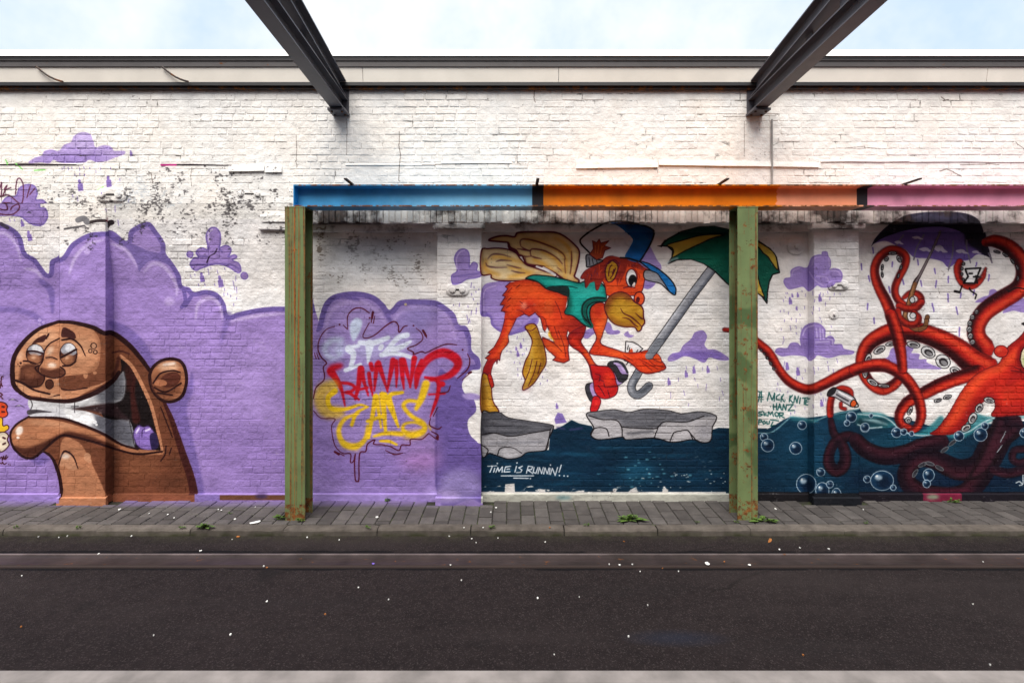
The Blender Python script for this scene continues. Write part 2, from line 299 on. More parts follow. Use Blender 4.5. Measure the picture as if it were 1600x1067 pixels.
# neck light patch
Fl('Q', [290,730, 360,740, 400,790, 440,870, 480,960, 495,1036, 272,1036, 288,980, 275,880], (176,118,86), soft=1.5, clip='man', rough=.1); El('Q', 405, 812, 16, 20, (192,138,106), clip='man'); El('Q', 415, 830, 10, 10, (192,138,106), clip='man')
Fl('Q', [275,850, 285,800, 310,790, 345,820, 362,862, 330,872, 300,855], (190,136,104)); St('Q', [272,850, 288,800, 305,785, 340,810, 362,865], [1.5, 3.5, 1.5], OL); El('Q', 305, 808, 20, 10, (236,222,212), soft=2)
Ms('Q', ([270,186, 180,220, 110,280, 66,350, 58,420, 66,480, 95,512, 140,540], [270,186, 340,190, 430,212, 480,238, 525,240, 600,296, 660,365, 692,410], [140,540, 260,552, 340,550, 440,515, 520,462, 552,420]), [5, 7, 8, 6], OL)
Ms('Q', ([135,624, 80,658, 50,700, 56,752, 82,790, 125,816, 165,810, 210,772, 280,716, 340,718, 440,744, 540,776, 640,798, 752,786], [135,628, 280,632, 380,662, 480,705, 560,752, 640,776]), [3, 4, 4, 3], OL)
Ms('Q', ([200,785, 240,812, 270,880, 285,960, 280,1000],), [3, 6, 5], OL)
St('Q', [762,560, 800,650, 845,790, 885,910, 908,1036], [5, 11, 14], (62,26,24)); Ms('Q', ([745,580, 800,720], [770,760, 765,800, 745,830], [795,770, 785,800]), 2, OL)
# ear
Fl('Q', [695,430, 715,390, 760,362, 815,360, 850,385, 865,450, 850,520, 810,552, 760,552, 720,520, 700,480], TAN2, ol=OL, ow=5, name='ear', sil='bald_man')
El('Q', 770, 480, 70, 60, BR, soft=4, clip='ear', alpha=.8); El('Q', 780, 395, 50, 20, (216,170,138), soft=3, clip='ear'); El('Q', 790, 455, 50, 34, (84,42,32), rot=-.4, clip='ear'); El('Q', 745, 470, 30, 16, (176,112,80), clip='ear'); Ms('Q', ([710,470, 745,425, 800,412, 835,420], [715,490, 770,510, 840,470], [730,515, 800,525]), 2.6, OL, clip='ear'); St('Q', [760,385, 810,378], 4, (228,208,196), soft=1)
Fl('Q', [400,20, 250,80, 280,60], PUR, alpha=0)
Fl('Q', [58,462, 100,470, 150,500, 250,528, 150,540, 100,515, 68,486], (196,142,108), clip='head'); St('Q', [60,462, 72,458, 110,472, 160,502, 230,522], [3, 4, 2], OL); St('Q', [62,466, 78,495, 112,525, 140,540], 6, OL)
# splashes and the edge lettering
for x, y in ((60,550), (90,578)): Fl('Q', [x-20, y, x, y-8, x+24, y+4, x+4, y-2], (236,236,240), ol=(90,70,110), ow=1)
Ms('E', ([2,480, 10,420, 18,412], [4,440, 14,470], [0,510, 16,520, 4,530, 18,545]), 2, (70,24,30))
Fl('E', [-14,572, 20,566, 44,585, 40,610, 46,640, 20,656, -14,650], (205,70,34), ol=(60,20,26), ow=1.8); Ms('E', ([14,592, 24,594], [12,622, 26,622]), 3, (60,20,26))
Fl('E', [-10,664, 14,660, 18,705, 44,700, 50,725, 0,745], (228,182,40), ol=(60,20,26), ow=1.6)
Fl('E', [-10,760, 20,742, 50,760, 44,790, 54,820, 20,856, -4,850], (226,212,190), ol=(60,20,26), ow=1.8); Ms('E', ([18,775, 30,780], [18,815, 32,808]), 3, (60,20,26))
Ms('E', ([-5,905, 10,890, 14,910, 22,885, 26,905, 38,880, 32,905, 48,888], [0,925, 12,930, 16,920, 26,934, 40,926], [52,934, 54,935], [62,936, 64,937]), 1.6, (60,22,32))
Ms('p', ([-60,590, -50,560, -40,590], [-30,585, -20,600]), 3, (70,24,30))

# ------------------------------------------------------------------ middle bay: ITS RAINING CANS
mm = [490,520, 496,510, 501,489, 508,472, 521,461, 542,456, 564,456, 585,462, 600,474, 609,484, 622,471, 636,468, 658,468, 682,470, 699,480, 711,491, 717,507, 729,510, 736,526, 737,547, 749,560, 750,576, 734,580, 722,599, 726,614, 738,620, 744,641, 731,657, 734,678, 746,691, 753,704, 753,792, 470,792, 470,510]
Fl('p', mm, (150,124,196), name='mm', rough=.12, sil='purple_cloud')
St('p', mm[2:60], 17, DPU, clip='mm', rough=.1)
Fl('p', [684,592, 700,584, 722,594, 760,600, 760,770, 735,778, 683,776], (104,84,158), soft=2, clip='mm', rough=.15)
El('p', 720, 758, 34, 26, (150,136,190), soft=6, alpha=.7, clip='mm'); El('p', 690, 775, 30, 10, (170,150,205), soft=4, alpha=.8, clip='mm')
for l in ([507,540, 512,500, 522,482, 545,472, 570,474, 592,488, 602,505], [612,510, 622,492, 640,482, 665,482, 688,488, 704,505, 712,530], [728,530, 730,550]): St('p', l, [3, 8, 8, 3], (176,150,214), soft=1.5, alpha=.9, clip='mm')
Ms('p', ([601,478, 605,492, 612,505], [540,462, 560,468]), [10, 5], DPU, soft=1, clip='mm')
for x, y, rx, ry, c, a in ((660,500,40,24,(140,128,190),.6), (560,500,40,24,(170,146,210),.6), (590,730,90,30,(132,104,184),.5), (520,690,40,50,(140,112,190),.5), (650,700,40,40,(160,120,196),.5), (660,720,30,14,(190,120,190),.35), (560,640,60,60,(160,134,205),.5), (690,520,26,30,(170,140,208),.6)):
    El('p', x, y, rx, ry, c, soft=9, alpha=a, clip='mm')
ICE = (196,206,232)
El('D', 120, 265, 62, 60, ICE, soft=5, alpha=.7); St('D', [155,215, 95,225, 60,265, 90,315, 150,290], 9, ICE, soft=2.5, alpha=.7); St('D', [120,240, 90,270, 120,300], 8, (168,150,212), soft=2, alpha=.6)
Fl('D', [203,130, 235,95, 270,112, 260,165, 225,225, 205,190], ICE, soft=1)
El('D', 300, 270, 110, 60, ICE, soft=7, alpha=.45); El('D', 470, 240, 90, 50, ICE, soft=7, alpha=.45)
for l, w in (([198,268, 222,300, 205,375], [14, 9, 7]), ([178,385, 215,372, 262,352], [7, 6, 5]), ([258,232, 320,236, 370,222, 415,205], [8, 9, 7]), ([312,240, 308,290, 302,345], [15, 9, 3]), ([385,300, 420,260, 470,205, 520,190], [6, 8, 9]), ([378,300, 440,292, 500,300, 552,318], [8, 7, 6]), ([440,270, 490,255, 540,225], [9, 9, 4]), ([190,260, 250,250], 6)):
    St('D', l, w, (214,220,238), soft=.7)
El('D', 375, 258, 14, 20, (220,224,240), rot=.6)
RED = (186,18,36)
for l, w, so in (([90,405, 105,375, 150,360], [9, 14, 9], 2.5), ([95,390, 130,440, 158,500, 175,585], [17, 13, 8, 3], .6), ([150,455, 200,460, 230,482, 200,508, 178,508], 7, .4), ([192,505, 252,548], [8, 5], .4), ([232,545, 248,480, 262,375], [6, 10, 14], .5), ([266,375, 278,440, 305,525], [13, 9, 4], .5), ([240,495, 300,482], 6, .4), ([318,350, 326,382], 10, .6), ([308,402, 316,460, 330,530], [9, 9, 3], .5),
               ([352,352, 345,420, 338,500], [11, 9, 4], .5), ([360,345, 385,420, 412,505], [13, 9, 3], .5), ([410,500, 425,420, 442,330], [4, 9, 13], .5), ([460,335, 462,400, 460,480], [9, 9, 3], .6), ([488,330, 494,420, 502,492], [13, 10, 3], .5), ([500,328, 520,400, 538,482], [11, 9, 3], .5), ([536,480, 548,400, 560,318], [4, 9, 13], .5),
               ([600,330, 572,400, 568,485], [8, 10, 5], .6), ([570,470, 585,400, 640,320, 720,288, 790,320, 800,365, 750,415, 650,440], [7, 11, 14, 17, 17, 14, 12, 6], 1.2), ([620,425, 690,445, 690,520, 668,590, 648,645], [6, 10, 9, 7, 2], .5), ([640,520, 730,515], 4, .5)):
    St('D', l, np.array(w)*.70 if so < 1 else np.array(w)*.85, RED, soft=so)
El('D', 712, 462, 20, 17, RED, soft=.6); St('D', [610,350, 680,300, 740,290], 3, (214,60,76), soft=1.2, alpha=.6)
YEL = (226,186,34)
for l, w, so, a in (([110,470, 55,490, 35,550, 70,615, 140,620], 20, 3.5, .7), ([120,500, 80,540, 100,598, 180,600, 255,578, 302,588], [13, 11, 10, 8, 6, 4], .6, 1), ([302,588, 240,622, 212,690], [4, 8, 8], .6, 1), ([250,625, 175,655, 140,720, 165,790, 230,808, 285,770, 300,690], [5, 9, 10, 13, 14, 10, 5], 1.2, .95), ([170,800, 240,815], 10, 3, .6),
                  ([305,760, 325,650, 345,530], [8, 9, 12], .6, 1), ([350,530, 362,610, 375,705], [11, 8, 4], .6, 1), ([300,668, 385,640], 8, .6, 1), ([382,520, 392,620, 400,722], [14, 11, 7], .6, 1), ([395,520, 435,610, 472,700], [12, 10, 5], .6, 1), ([470,695, 440,600, 425,525, 495,508], [5, 9, 10, 7], .6, 1),
                  ([625,460, 600,540, 570,600], [17, 15, 9], .8, 1), ([585,560, 525,555, 500,585, 545,640, 610,680, 612,720, 550,745, 500,720, 505,685, 560,675, 620,700], [7, 8, 9, 9, 10, 12, 13, 9, 6, 5, 4], .9, 1), ([335,752, 400,735, 490,738], [5, 9, 11], 1, 1), ([370,778, 420,780, 462,798], [5, 7, 5], .6, 1), ([640,690, 650,715], 4, 1, .8), ([520,745, 600,735], 14, 3, .6)):
    St('D', l, np.atleast_1d(w)*(.72 if so < 1.3 else 1), YEL, soft=so, alpha=a)
for l in ([190,155, 190,85, 225,45, 270,42, 310,68], [310,120, 275,190, 290,208, 340,190, 400,140, 445,115, 470,135, 475,175, 500,145, 520,138], [570,152, 600,180, 605,215, 570,245, 522,265, 555,285, 555,298, 600,282, 625,288, 680,262, 740,240, 795,245], [118,142, 70,160, 35,210, 25,270, 45,315, 72,345, 55,370, 60,435, 15,480, 0,540], [165,135, 188,158],
          [0,610, 40,650, 118,655, 100,700, 118,800, 160,845, 205,850, 205,895, 222,890, 232,850, 228,900, 232,990, 245,1002, 252,985, 256,850, 290,835, 300,795, 340,770, 335,795, 385,798, 430,810, 475,830, 490,800, 535,800, 540,768, 600,768, 640,735], [640,735, 685,768, 690,745, 655,725], [855,295, 868,330, 855,380, 800,430], [650,650, 645,690, 690,712, 710,700],
          [400,830, 450,852, 495,845], [120,835, 170,860], [825,440, 870,400], [760,470, 745,505, 700,510], [690,590, 665,640], [5,290, 15,320], [18,290, 30,325], [330,62, 320,120], [340,85, 332,125], [610,165, 628,205]):
    St('D', l, [1.2, 2.1, 1.6], MAR, soft=.2)
for x, y in ((145,132), (555,138), (828,272), (312,95)): El('D', x, y, 5, 5, MAR)
for l in ([330,62, 325,95], [608,165, 625,195], [685,755, 690,768], [118,838, 140,852], [862,402, 875,396]): St('D', l, 3.6, MAR)
SIL['graffiti_lettering'] = [spl(P('D', [25,270, 70,160, 190,140, 190,85, 260,42, 320,70, 290,200, 445,115, 500,150, 600,190, 560,280, 740,240, 868,330, 800,430, 700,520, 650,690, 640,735, 540,768, 480,830, 335,795, 290,835, 256,850, 245,1000, 230,990, 205,850, 118,800, 100,700, 118,655, 0,610, 15,480, 60,435, 55,370]), True)]
# pilaster cloud and drops
pc = [1215,660, 1205,590, 1250,550, 1228,450, 1260,385, 1310,370, 1345,400, 1352,470, 1350,520, 1385,480, 1418,500, 1412,550, 1450,560, 1448,592, 1400,610, 1330,620, 1270,655]
Fl('C', pc, (152,126,198), ol=(126,102,184), ow=2, name='pc'); St('C', [1250,540, 1245,450, 1275,395, 1310,380], 2, LPU); St('C', [1220,600, 1330,585, 1440,570], 3, DPU, alpha=.6, clip='pc')
drops('C', [(1370,650,40), (1390,680,14), (1370,740,16), (1330,920,40), (1350,950,30), (1370,880,40), (1410,860,40), (1420,820,14), (1270,820,30), (1220,830,12), (1340,840,16), (1410,880,30), (1385,780,14), (1405,720,12), (1345,970,20), (1430,700,12)])
Fl('p', [722,617, 735,614, 750,618, 748,624, 730,624], (168,146,212), soft=1); El('C', 820, 830, 11, 11, (196,176,130))
chips(490, 335, 530, 440, .62, (110,96,84), .8, 3, 10); chips(500, 345, 690, 470, .70, (90,80,72), .7, 9)
El('p', 580, 405, 70, 26, (206,214,226), soft=14, alpha=.5)

# ------------------------------------------------------------------ third bay: monkey with umbrella, rocks, sea
ORA, DRE, TEA, DTE, GOL = (216,70,30), (150,26,30), (28,158,146), (12,88,78), (182,130,34)
Fl('p', [751,462, 756,446, 770,441, 800,441, 832,468, 842,500, 832,512, 815,519, 808,521, 795,524, 780,518, 768,508, 765,496, 751,492], (156,130,204), name='mc', rough=.08); St('p', [753,490, 764,495, 768,508, 782,519, 796,523, 812,517, 836,500], 8, (124,100,186), clip='mc', soft=1); St('p', [756,486, 757,455, 775,446], 2, LPU)
Fl('N', [560,420, 620,330, 680,270, 710,310, 750,390, 790,450, 770,540, 720,560, 740,600, 700,650, 640,660, 580,600], (162,138,206), rough=.1, name='mc2'); El('N', 680, 640, 60, 20, (130,104,188), soft=3, clip='mc2')
Fl('O', [75,170, 100,110, 180,80, 300,60, 330,20, 365,50, 385,105, 440,105, 462,130, 420,150, 330,145, 290,100, 180,150, 130,190, 90,190], (150,124,200), rough=.12); Fl('O', [500,155, 540,115, 560,150, 605,160, 560,185], (158,132,204), rough=.3)
Fl('P', [-30,450, -10,390, 20,400, 60,450, 90,510, 60,560, 0,560], (162,138,206), alpha=0)
wing = [92,238, 170,200, 270,190, 360,200, 390,160, 500,150, 640,150, 780,155, 870,190, 960,260, 1030,340, 1030,440, 1000,560, 985,615, 1030,650, 1022,680, 980,675, 870,640, 770,572, 660,522, 500,492, 460,440, 440,400, 400,395, 370,345, 310,320, 295,265, 230,255]
Fl('L', wing, (228,192,128), sh=((166,110,60),5,.6), ol=MAR, ow=2.6, name='wing', sil='monkey')
low = [14,348, 90,325, 200,320, 300,335, 380,375, 420,430, 480,490, 560,520, 660,555, 760,590, 790,618, 700,625, 600,600, 520,610, 470,650, 340,660, 190,655, 120,630, 110,592, 14,585]
Fl('L', low, (238,212,164), sh=((190,140,84),5,.6), ol=MAR, ow=2.2, name='low', sil='monkey')
for l in ([880,640, 900,500, 880,400, 800,340, 640,260, 480,230], [950,600, 960,420, 900,280, 780,200], [760,560, 650,480, 560,440], [870,560, 780,420, 640,350]): St('L', l, [3, 6, 5], (232,166,62), soft=2, alpha=.75, clip='wing')
for l in ([120,420, 200,405, 330,440, 450,470], [300,520, 400,530, 520,580], [300,620, 420,600, 560,560], [60,440, 60,540, 200,600]): St('L', l, [5, 8, 4], (232,168,60), soft=2.5, alpha=.75, clip='low')
for l in ([640,300, 780,370, 850,440], [600,400, 700,440, 800,540], [480,180, 700,180, 880,230, 980,340, 960,560]): St('L', l, 4, (238,214,164), soft=2, alpha=.7, clip='wing')
for l in ([425,300, 418,250, 450,225, 560,240, 720,295, 830,350, 880,400, 886,440], [430,305, 470,330, 525,345], [530,400, 525,345, 560,328, 680,350, 800,420, 860,485], [530,400, 570,415, 640,430], [380,340, 400,380, 460,405, 530,405], [385,325, 450,335, 520,350], [470,420, 480,470, 520,490, 650,505, 680,525], [880,440, 890,580], [952,350, 955,450, 940,590], [805,520, 850,555], [575,520, 700,550, 860,630], [660,515, 770,575, 860,630]): St('L', l, [1, 2.2, 1], MAR, soft=.3)
for l in ([60,470, 80,505, 160,520, 280,520], [80,430, 130,385, 220,385, 320,412], [165,460, 220,445, 330,452], [280,492, 380,520, 430,530], [325,553, 400,572, 470,578]): St('L', l, [1, 2.4, 1], (96,56,66), soft=.4)
St('L', [232,258, 290,262, 310,315, 370,345, 400,390], [1, 5, 4], MAR); St('L', [590,510, 680,545, 780,600, 760,580, 660,522], 3, (232,226,226))
# hind leg, body
leg = [215,0, 235,60, 225,130, 205,210, 180,280, 130,370, 72,422, 98,430, 48,472, 72,485, 35,560, 20,640, 75,632, 100,625, 105,580, 120,530, 150,490, 157,524, 165,480, 183,494, 190,440, 205,400, 250,350, 266,320, 260,260, 290,200, 330,120, 350,60, 370,0]
Fl('M', leg, ORA, 0, name='leg', sh=((150,28,20),7,.55), ol=MAR, ow=1.4, sil='monkey')
Fl('M', [20,640, 40,540, 80,480, 150,490, 120,530, 100,625], DRE, soft=2, clip='leg'); St('M', [230,180, 200,300, 110,430], 9, (190,44,26), soft=3, clip='leg', alpha=.8); St('M', [290,160, 240,290, 190,400], 6, (232,96,40), soft=2.5, clip='leg', alpha=.8)
Fl('M', [18,640, 72,630, 85,690, 105,740, 112,830, 130,890, 168,945, 160,970, 14,974], GOL, ol=MAR, ow=1.8, name='foot', sil='monkey'); St('M', [55,680, 70,800, 100,930], 8, (206,160,60), soft=3, clip='foot'); St('M', [25,650, 30,960], 6, (130,84,24), soft=3, clip='foot'); Fl('M', [72,630, 100,622, 128,712, 118,742, 98,735], (190,40,26), ol=MAR, ow=1.2)
tor = [190,372, 165,393, 178,405, 150,440, 166,445, 138,487, 160,490, 143,520, 165,524, 160,560, 200,570, 240,548, 265,535, 290,548, 320,528, 350,560, 362,615, 372,628, 385,600, 400,640, 422,685, 360,655, 355,682, 385,722, 428,760, 412,775, 430,782, 470,790, 499,776, 492,720, 496,690, 484,650, 490,620, 500,635, 560,615, 585,598, 520,548, 475,530, 492,440, 390,405, 330,360, 260,358]
Fl('R', tor, ORA, 0, name='tor', sil='monkey', sh=((150,28,20),9,.6))
Ms('R', ([190,372, 165,393, 178,405, 150,440, 166,445, 138,487, 160,490, 143,520, 165,524], [240,548, 265,535, 290,548, 320,528, 350,560, 362,615, 372,628], [385,600, 400,640, 422,685, 360,655, 355,682, 385,722, 428,760, 412,775, 430,782, 470,790, 499,776, 492,720, 496,690, 484,650, 490,620], [500,635, 560,615, 585,598]), 1.4, MAR, sm=0)
for x, y, rx, ry, c, a in ((270,490,50,34,(170,30,28),.7), (420,520,40,50,(196,46,26),.7), (540,590,60,40,(140,26,26),.8), (450,690,20,70,(232,100,40),.7), (300,420,70,30,(228,90,36),.6), (400,700,40,30,(232,100,40),.6), (440,640,14,60,(176,36,26),.6), (230,440,40,60,(222,84,34),.6), (395,500,20,60,(232,110,44),.6), (470,600,14,60,(160,30,26),.7)):
    El('R', x, y, rx, ry, c, soft=6, alpha=a, clip='tor')
El('R', 262, 492, 16, 18, (216,120,96), soft=2); Ms('R', ([240,470, 255,480], [285,500, 270,510], [225,515, 250,520, 270,540]), 1, MAR)
Ms('R', ([330,540, 370,560, 380,600], [425,470, 445,510, 460,560], [360,655, 420,690, 460,730], [440,620, 470,700, 480,760], [180,420, 200,400], [175,470, 195,450], [170,505, 190,490], [220,400, 240,385], [420,600, 440,660]), 1.2, (110,24,24))
Fl('R', [395,620, 405,650, 425,680, 390,650], (232,176,60), soft=.6)
ft = [268,602, 300,586, 326,596, 346,650, 366,700, 378,785, 350,840, 310,900, 262,932, 255,915, 268,880, 255,840, 270,780, 290,740, 305,680, 290,640]
Fl('R', ft, GOL, ol=MAR, ow=1.8, name='ft', sil='monkey'); St('R', [330,620, 350,700, 360,790, 300,890], 6, (140,92,26), soft=3, clip='ft'); St('R', [300,700, 300,800, 275,900], 5, (208,164,66), soft=2.5, clip='ft'); Ms('R', ([305,770, 290,830, 265,890], [330,780, 315,840, 285,910], [350,790, 335,850], [270,615, 300,622, 325,605]), 1.3, MAR)
# far arm + hand on the can
arm2 = [498,640, 580,598, 572,650, 560,682, 600,740, 640,800, 700,810, 700,850, 625,880, 600,800, 560,740, 503,697]
Fl('R', arm2, (186,42,24), sh=((110,16,18),7,.65), ol=MAR, ow=1.4, name='arm2', sil='monkey'); El('R', 540, 630, 40, 26, (140,24,26), soft=4, clip='arm2'); St('R', [580,730, 640,830], 5, (222,84,34), soft=2, clip='arm2')
Fl('O', [340,500, 400,432, 490,448, 542,560, 510,632, 430,682, 395,640, 370,560], (172,142,206), ol=BLK, ow=1.2, sil='monkey'); Fl('O', [328,462, 360,436, 420,480, 470,558, 532,570, 522,625, 450,642, 400,545, 340,485], (44,44,50), ol=BLK, ow=1.2); St('O', [355,440, 430,432, 490,470, 535,545], 4, (44,44,50)); St('O', [400,450, 460,470, 510,540], 3, (196,170,224))
Fl('O', [118,662, 190,652, 160,690, 168,780, 215,800, 180,848, 145,838, 108,762, 98,700], (50,50,56), ol=BLK, ow=1.2, sil='monkey'); Fl('O', [148,672, 192,655, 200,740, 218,790, 180,800, 150,735], (172,142,206))
Fl('O', [150,470, 220,475, 340,490, 400,570, 420,660, 438,700, 420,770, 370,805, 300,820, 240,800, 195,740, 180,640, 160,540], (186,26,28), ol=MAR, ow=1.4, name='hand2', sil='monkey')
El('O', 330, 620, 60, 80, (214,56,30), soft=6, clip='hand2'); El('O', 240, 600, 50, 50, (150,16,24), soft=5, clip='hand2'); Ms('O', ([200,560, 250,580, 240,640], [290,660, 310,700, 420,690], [230,680, 260,720, 300,790], [250,620, 290,640], [330,730, 350,800]), 1.3, MAR)
Fl('O', [180,800, 230,795, 258,840, 245,900, 215,950, 165,962, 148,930, 160,870], (196,24,30), ol=MAR, ow=1.3, sil='monkey'); El('O', 215, 870, 14, 30, (226,60,50), soft=2, rot=.3)
# flame-ish paper behind the forearm
Fl('O', [512,340, 518,222, 590,228, 650,260, 695,300, 650,340], (228,226,228), 0, ol=BLK, ow=1.6); Fl('O', [545,340, 580,295, 592,340], (206,70,34)); Ms('O', ([535,310, 545,265], [555,330, 558,290], [630,335, 645,310], [500,420, 540,440, 520,465], [545,440, 575,455, 570,470]), 1.4, BLK)
# near arm
arm = [598,505, 630,482, 672,478, 692,505, 696,560, 672,640, 664,690, 740,720, 800,738, 862,734, 905,725, 950,748, 975,775, 1000,808, 990,826, 940,842, 898,846, 860,830, 830,802, 780,772, 700,756, 608,742, 620,702, 640,660, 620,600]
# umbrella shaft first
St('p', [1014,556, 1048,508, 1082,460, 1114,418], 15.5, BLK, sm=0); St('p', [1014,556, 1048,508, 1082,460, 1114,418], 13, (150,152,162), sm=0, name='shaft'); St('p', [1018,560, 1052,512, 1086,464, 1118,422], 5, (84,88,100), sm=0, soft=1.5, clip='shaft'); St('p', [1012,550, 1046,502, 1078,456], 3, (196,198,206), sm=0, soft=1, clip='shaft')
SIL.setdefault('monkey', []).append(np.array([[1006,552], [1108,412], [1120,424], [1022,560]], np.float32))
hook = [668,510, 618,600, 578,680, 588,750, 640,780, 700,745, 760,685]
St('O', hook, 13.5, BLK); St('O', hook, 11.5, (112,116,126), name='hook'); St('O', [600,620, 560,690, 590,760], 3, (170,172,180), soft=1.5, clip='hook'); St('O', [640,620, 620,700, 680,740, 770,690], 4, (66,70,80), soft=1.5, clip='hook')
Fl('R', arm, ORA, sh=((160,30,20),6,.55), ol=MAR, ow=1.5, name='arm', sil='monkey')
for x, y, rx, ry, c, a in ((650,520,30,30,(196,40,26),.7), (660,620,20,50,(236,108,40),.7), (640,720,30,16,(190,40,26),.7), (760,740,60,12,(236,110,44),.6), (930,800,50,30,(228,60,28),.6), (860,780,40,20,(196,44,26),.5), (690,560,8,60,(240,140,50),.7)):
    El('R', x, y, rx, ry, c, soft=4, alpha=a, clip='arm')
Ms('R', ([900,760, 940,800, 995,812], [880,790, 930,830], [860,770, 900,790, 960,822], [900,745, 945,745, 970,780], [780,750, 830,780]), 1.3, (120,26,20))
St('p', [1010,563, 1022,546, 1030,534], 13, (120,124,134), sm=0, clip='shaft'); Fl('O', [800,400, 840,350, 880,390, 890,440, 850,430], (226,80,34), ol=MAR, ow=1)
# vest
vest = [272,350, 320,333, 430,345, 540,372, 570,368, 605,352, 660,372, 685,400, 692,450, 680,470, 640,478, 612,500, 605,540, 612,600, 575,592, 520,547, 475,532, 490,490, 492,440, 430,420, 380,405, 340,372, 300,360]
Fl('R', vest, TEA, sh=((10,96,88),7,.6), ol=BLK, ow=1.8, name='vest', sil='monkey'); St('R', [490,440, 500,500, 480,530], 8, DTE, soft=3, clip='vest'); El('R', 440, 370, 70, 10, (52,184,170), soft=3, clip='vest', rot=.2); El('R', 600, 420, 60, 30, (52,180,168), soft=5, clip='vest', alpha=.8)
Fl('R', [378,403, 410,392, 450,392, 492,396, 492,442, 430,420], (26,40,40), ol=BLK, ow=1); Ms('R', ([280,350, 330,365, 385,405], [490,395, 490,500], [420,392, 480,390, 540,400]), 1.4, (8,50,46))
St('R', [612,598, 580,550, 576,500, 600,470, 640,458, 684,462], [8, 10, 9, 8], DTE); Ms('R', ([608,590, 570,545, 568,495, 595,462, 640,452, 686,455], [612,598, 592,550, 592,505, 612,482, 645,472, 684,472]), 1.6, BLK)
# head
Fl('N', [45,552, 90,490, 200,432, 300,360, 420,370, 520,395, 600,440, 640,520, 632,590, 610,680, 560,720, 400,720, 290,720, 270,640, 240,590, 205,664, 185,665, 172,590, 130,600, 90,650, 80,570, 60,568], ORA, name='hd', sil='monkey', ol=MAR, ow=1.4)
Fl('N', [45,552, 90,490, 200,432, 300,360, 420,372, 520,396, 600,440, 700,500, 716,530, 690,512, 680,535, 640,500, 560,470, 480,455, 430,560, 400,620, 410,540, 380,640, 372,560, 330,600, 260,560, 235,600, 205,668, 188,665, 172,590, 130,605, 90,655, 85,570, 58,565], (146,40,30), 0, name='hair')
for i in range(34):
    t = rs.rand(); x = 80+t*560; y = 520-110*math.sin(t*2.4)+rs.uniform(-20, 50); St('N', [x, y, x-10+rs.uniform(-18, 18), y+rs.uniform(30, 70)], [1.6, .5], [(196,62,34), (92,24,32), (176,50,32), (110,40,60)][i % 4], clip='hair')
El('N', 590, 560, 30, 90, (226,90,40), soft=4, clip='hd', alpha=.6); El('N', 340, 660, 60, 40, (226,86,36), soft=5, clip='hd', alpha=.7)
Fl('N', [270,505, 290,430, 330,398, 384,440, 380,505, 342,582, 290,592], GOL, ol=MAR, ow=2); Ms('N', ([300,430, 350,390, 395,425], [300,540, 310,470, 330,440], [320,560, 345,520, 365,470], [335,520, 350,480]), 1.6, MAR)
El('N', 512, 562, 50, 84, (238,236,236), ol=MAR, ow=1.6); El('N', 524, 584, 40, 56, (18,16,20)); Fl('N', [515,640, 535,600, 548,610, 540,642], (236,220,214)); St('N', [440,650, 500,640, 545,650], 1.8, MAR); Ms('N', ([520,460, 560,500, 570,560], [580,520, 590,560]), 1.3, (140,30,24))
El('N', 585, 750, 48, 62, (226,84,40), ol=MAR, ow=1.8); El('N', 572, 762, 18, 30, (84,20,24), rot=.2)
muz = [265,830, 290,760, 340,710, 420,690, 490,720, 540,780, 595,812, 622,855, 625,920, 636,970, 610,1010, 600,1040, 570,1052, 540,1015, 440,1010, 350,980, 290,910]
Fl('N', muz, GOL, ol=MAR, ow=2.2, name='muz', sil='monkey'); St('N', [275,850, 320,740, 420,700, 500,740], 12, (120,58,28), soft=3, clip='muz', alpha=.85); El('N', 430, 850, 80, 60, (200,152,48), soft=6, clip='muz'); St('N', [300,920, 420,1000, 540,1000], 8, (140,84,30), soft=3, clip='muz', alpha=.8); Ms('N', ([412,840, 440,885, 510,920, 570,970, 605,1005], [430,925, 490,940, 540,990, 570,1010], [550,885, 600,930, 630,940]), [1, 2.6, 1.6], (92,34,28)); El('N', 590, 870, 20, 10, (216,176,80), soft=2, rot=.6)
# cap
Fl('N', [40,230, 72,172, 200,88, 312,45, 400,85, 520,190, 500,290, 458,372, 400,368, 300,348, 220,380, 130,332], (222,219,222), name='cap', sil='monkey'); El('N', 430, 200, 70, 60, (200,198,206), soft=8, clip='cap')
Fl('N', [312,45, 460,42, 620,75, 700,110, 722,150, 680,262, 590,408, 455,370, 500,270, 516,195, 400,85], (22,92,162), name='blue', sil='monkey'); St('N', [480,60, 600,90, 700,150], 12, (14,58,110), soft=3, clip='blue', alpha=.8)
Fl('N', [588,405, 680,430, 780,490, 870,570, 920,648, 915,716, 858,680, 770,590, 700,500, 630,440], (28,112,184), ol=BLK, ow=2, sil='monkey'); Fl('N', [640,490, 740,510, 790,570, 858,680, 780,612, 640,572], (148,148,156), ol=BLK, ow=1.6)
Ms('N', ([130,332, 40,232, 72,172, 200,88, 312,42, 460,38, 620,72, 702,108, 722,150, 680,262, 590,408], [410,372, 480,378, 590,410]), 2.6, BLK)
Fl('N', [94,352, 130,345, 180,385, 240,395, 232,412, 110,460, 96,420], (120,122,130), ol=BLK, ow=1.8); Ms('N', ([120,370, 128,440], [150,380, 160,430], [190,395, 195,420]), 1.2, BLK)
Fl('N', [125,340, 160,290, 152,215, 190,232, 215,200, 230,235, 305,215, 262,262, 322,282, 268,305, 245,375, 190,390], (150,58,32), 0, ol=MAR, ow=1.2); Ms('N', ([210,250, 200,330], [240,260, 225,340], [180,260, 180,330], [280,240, 240,280]), 1.2, (206,96,44))
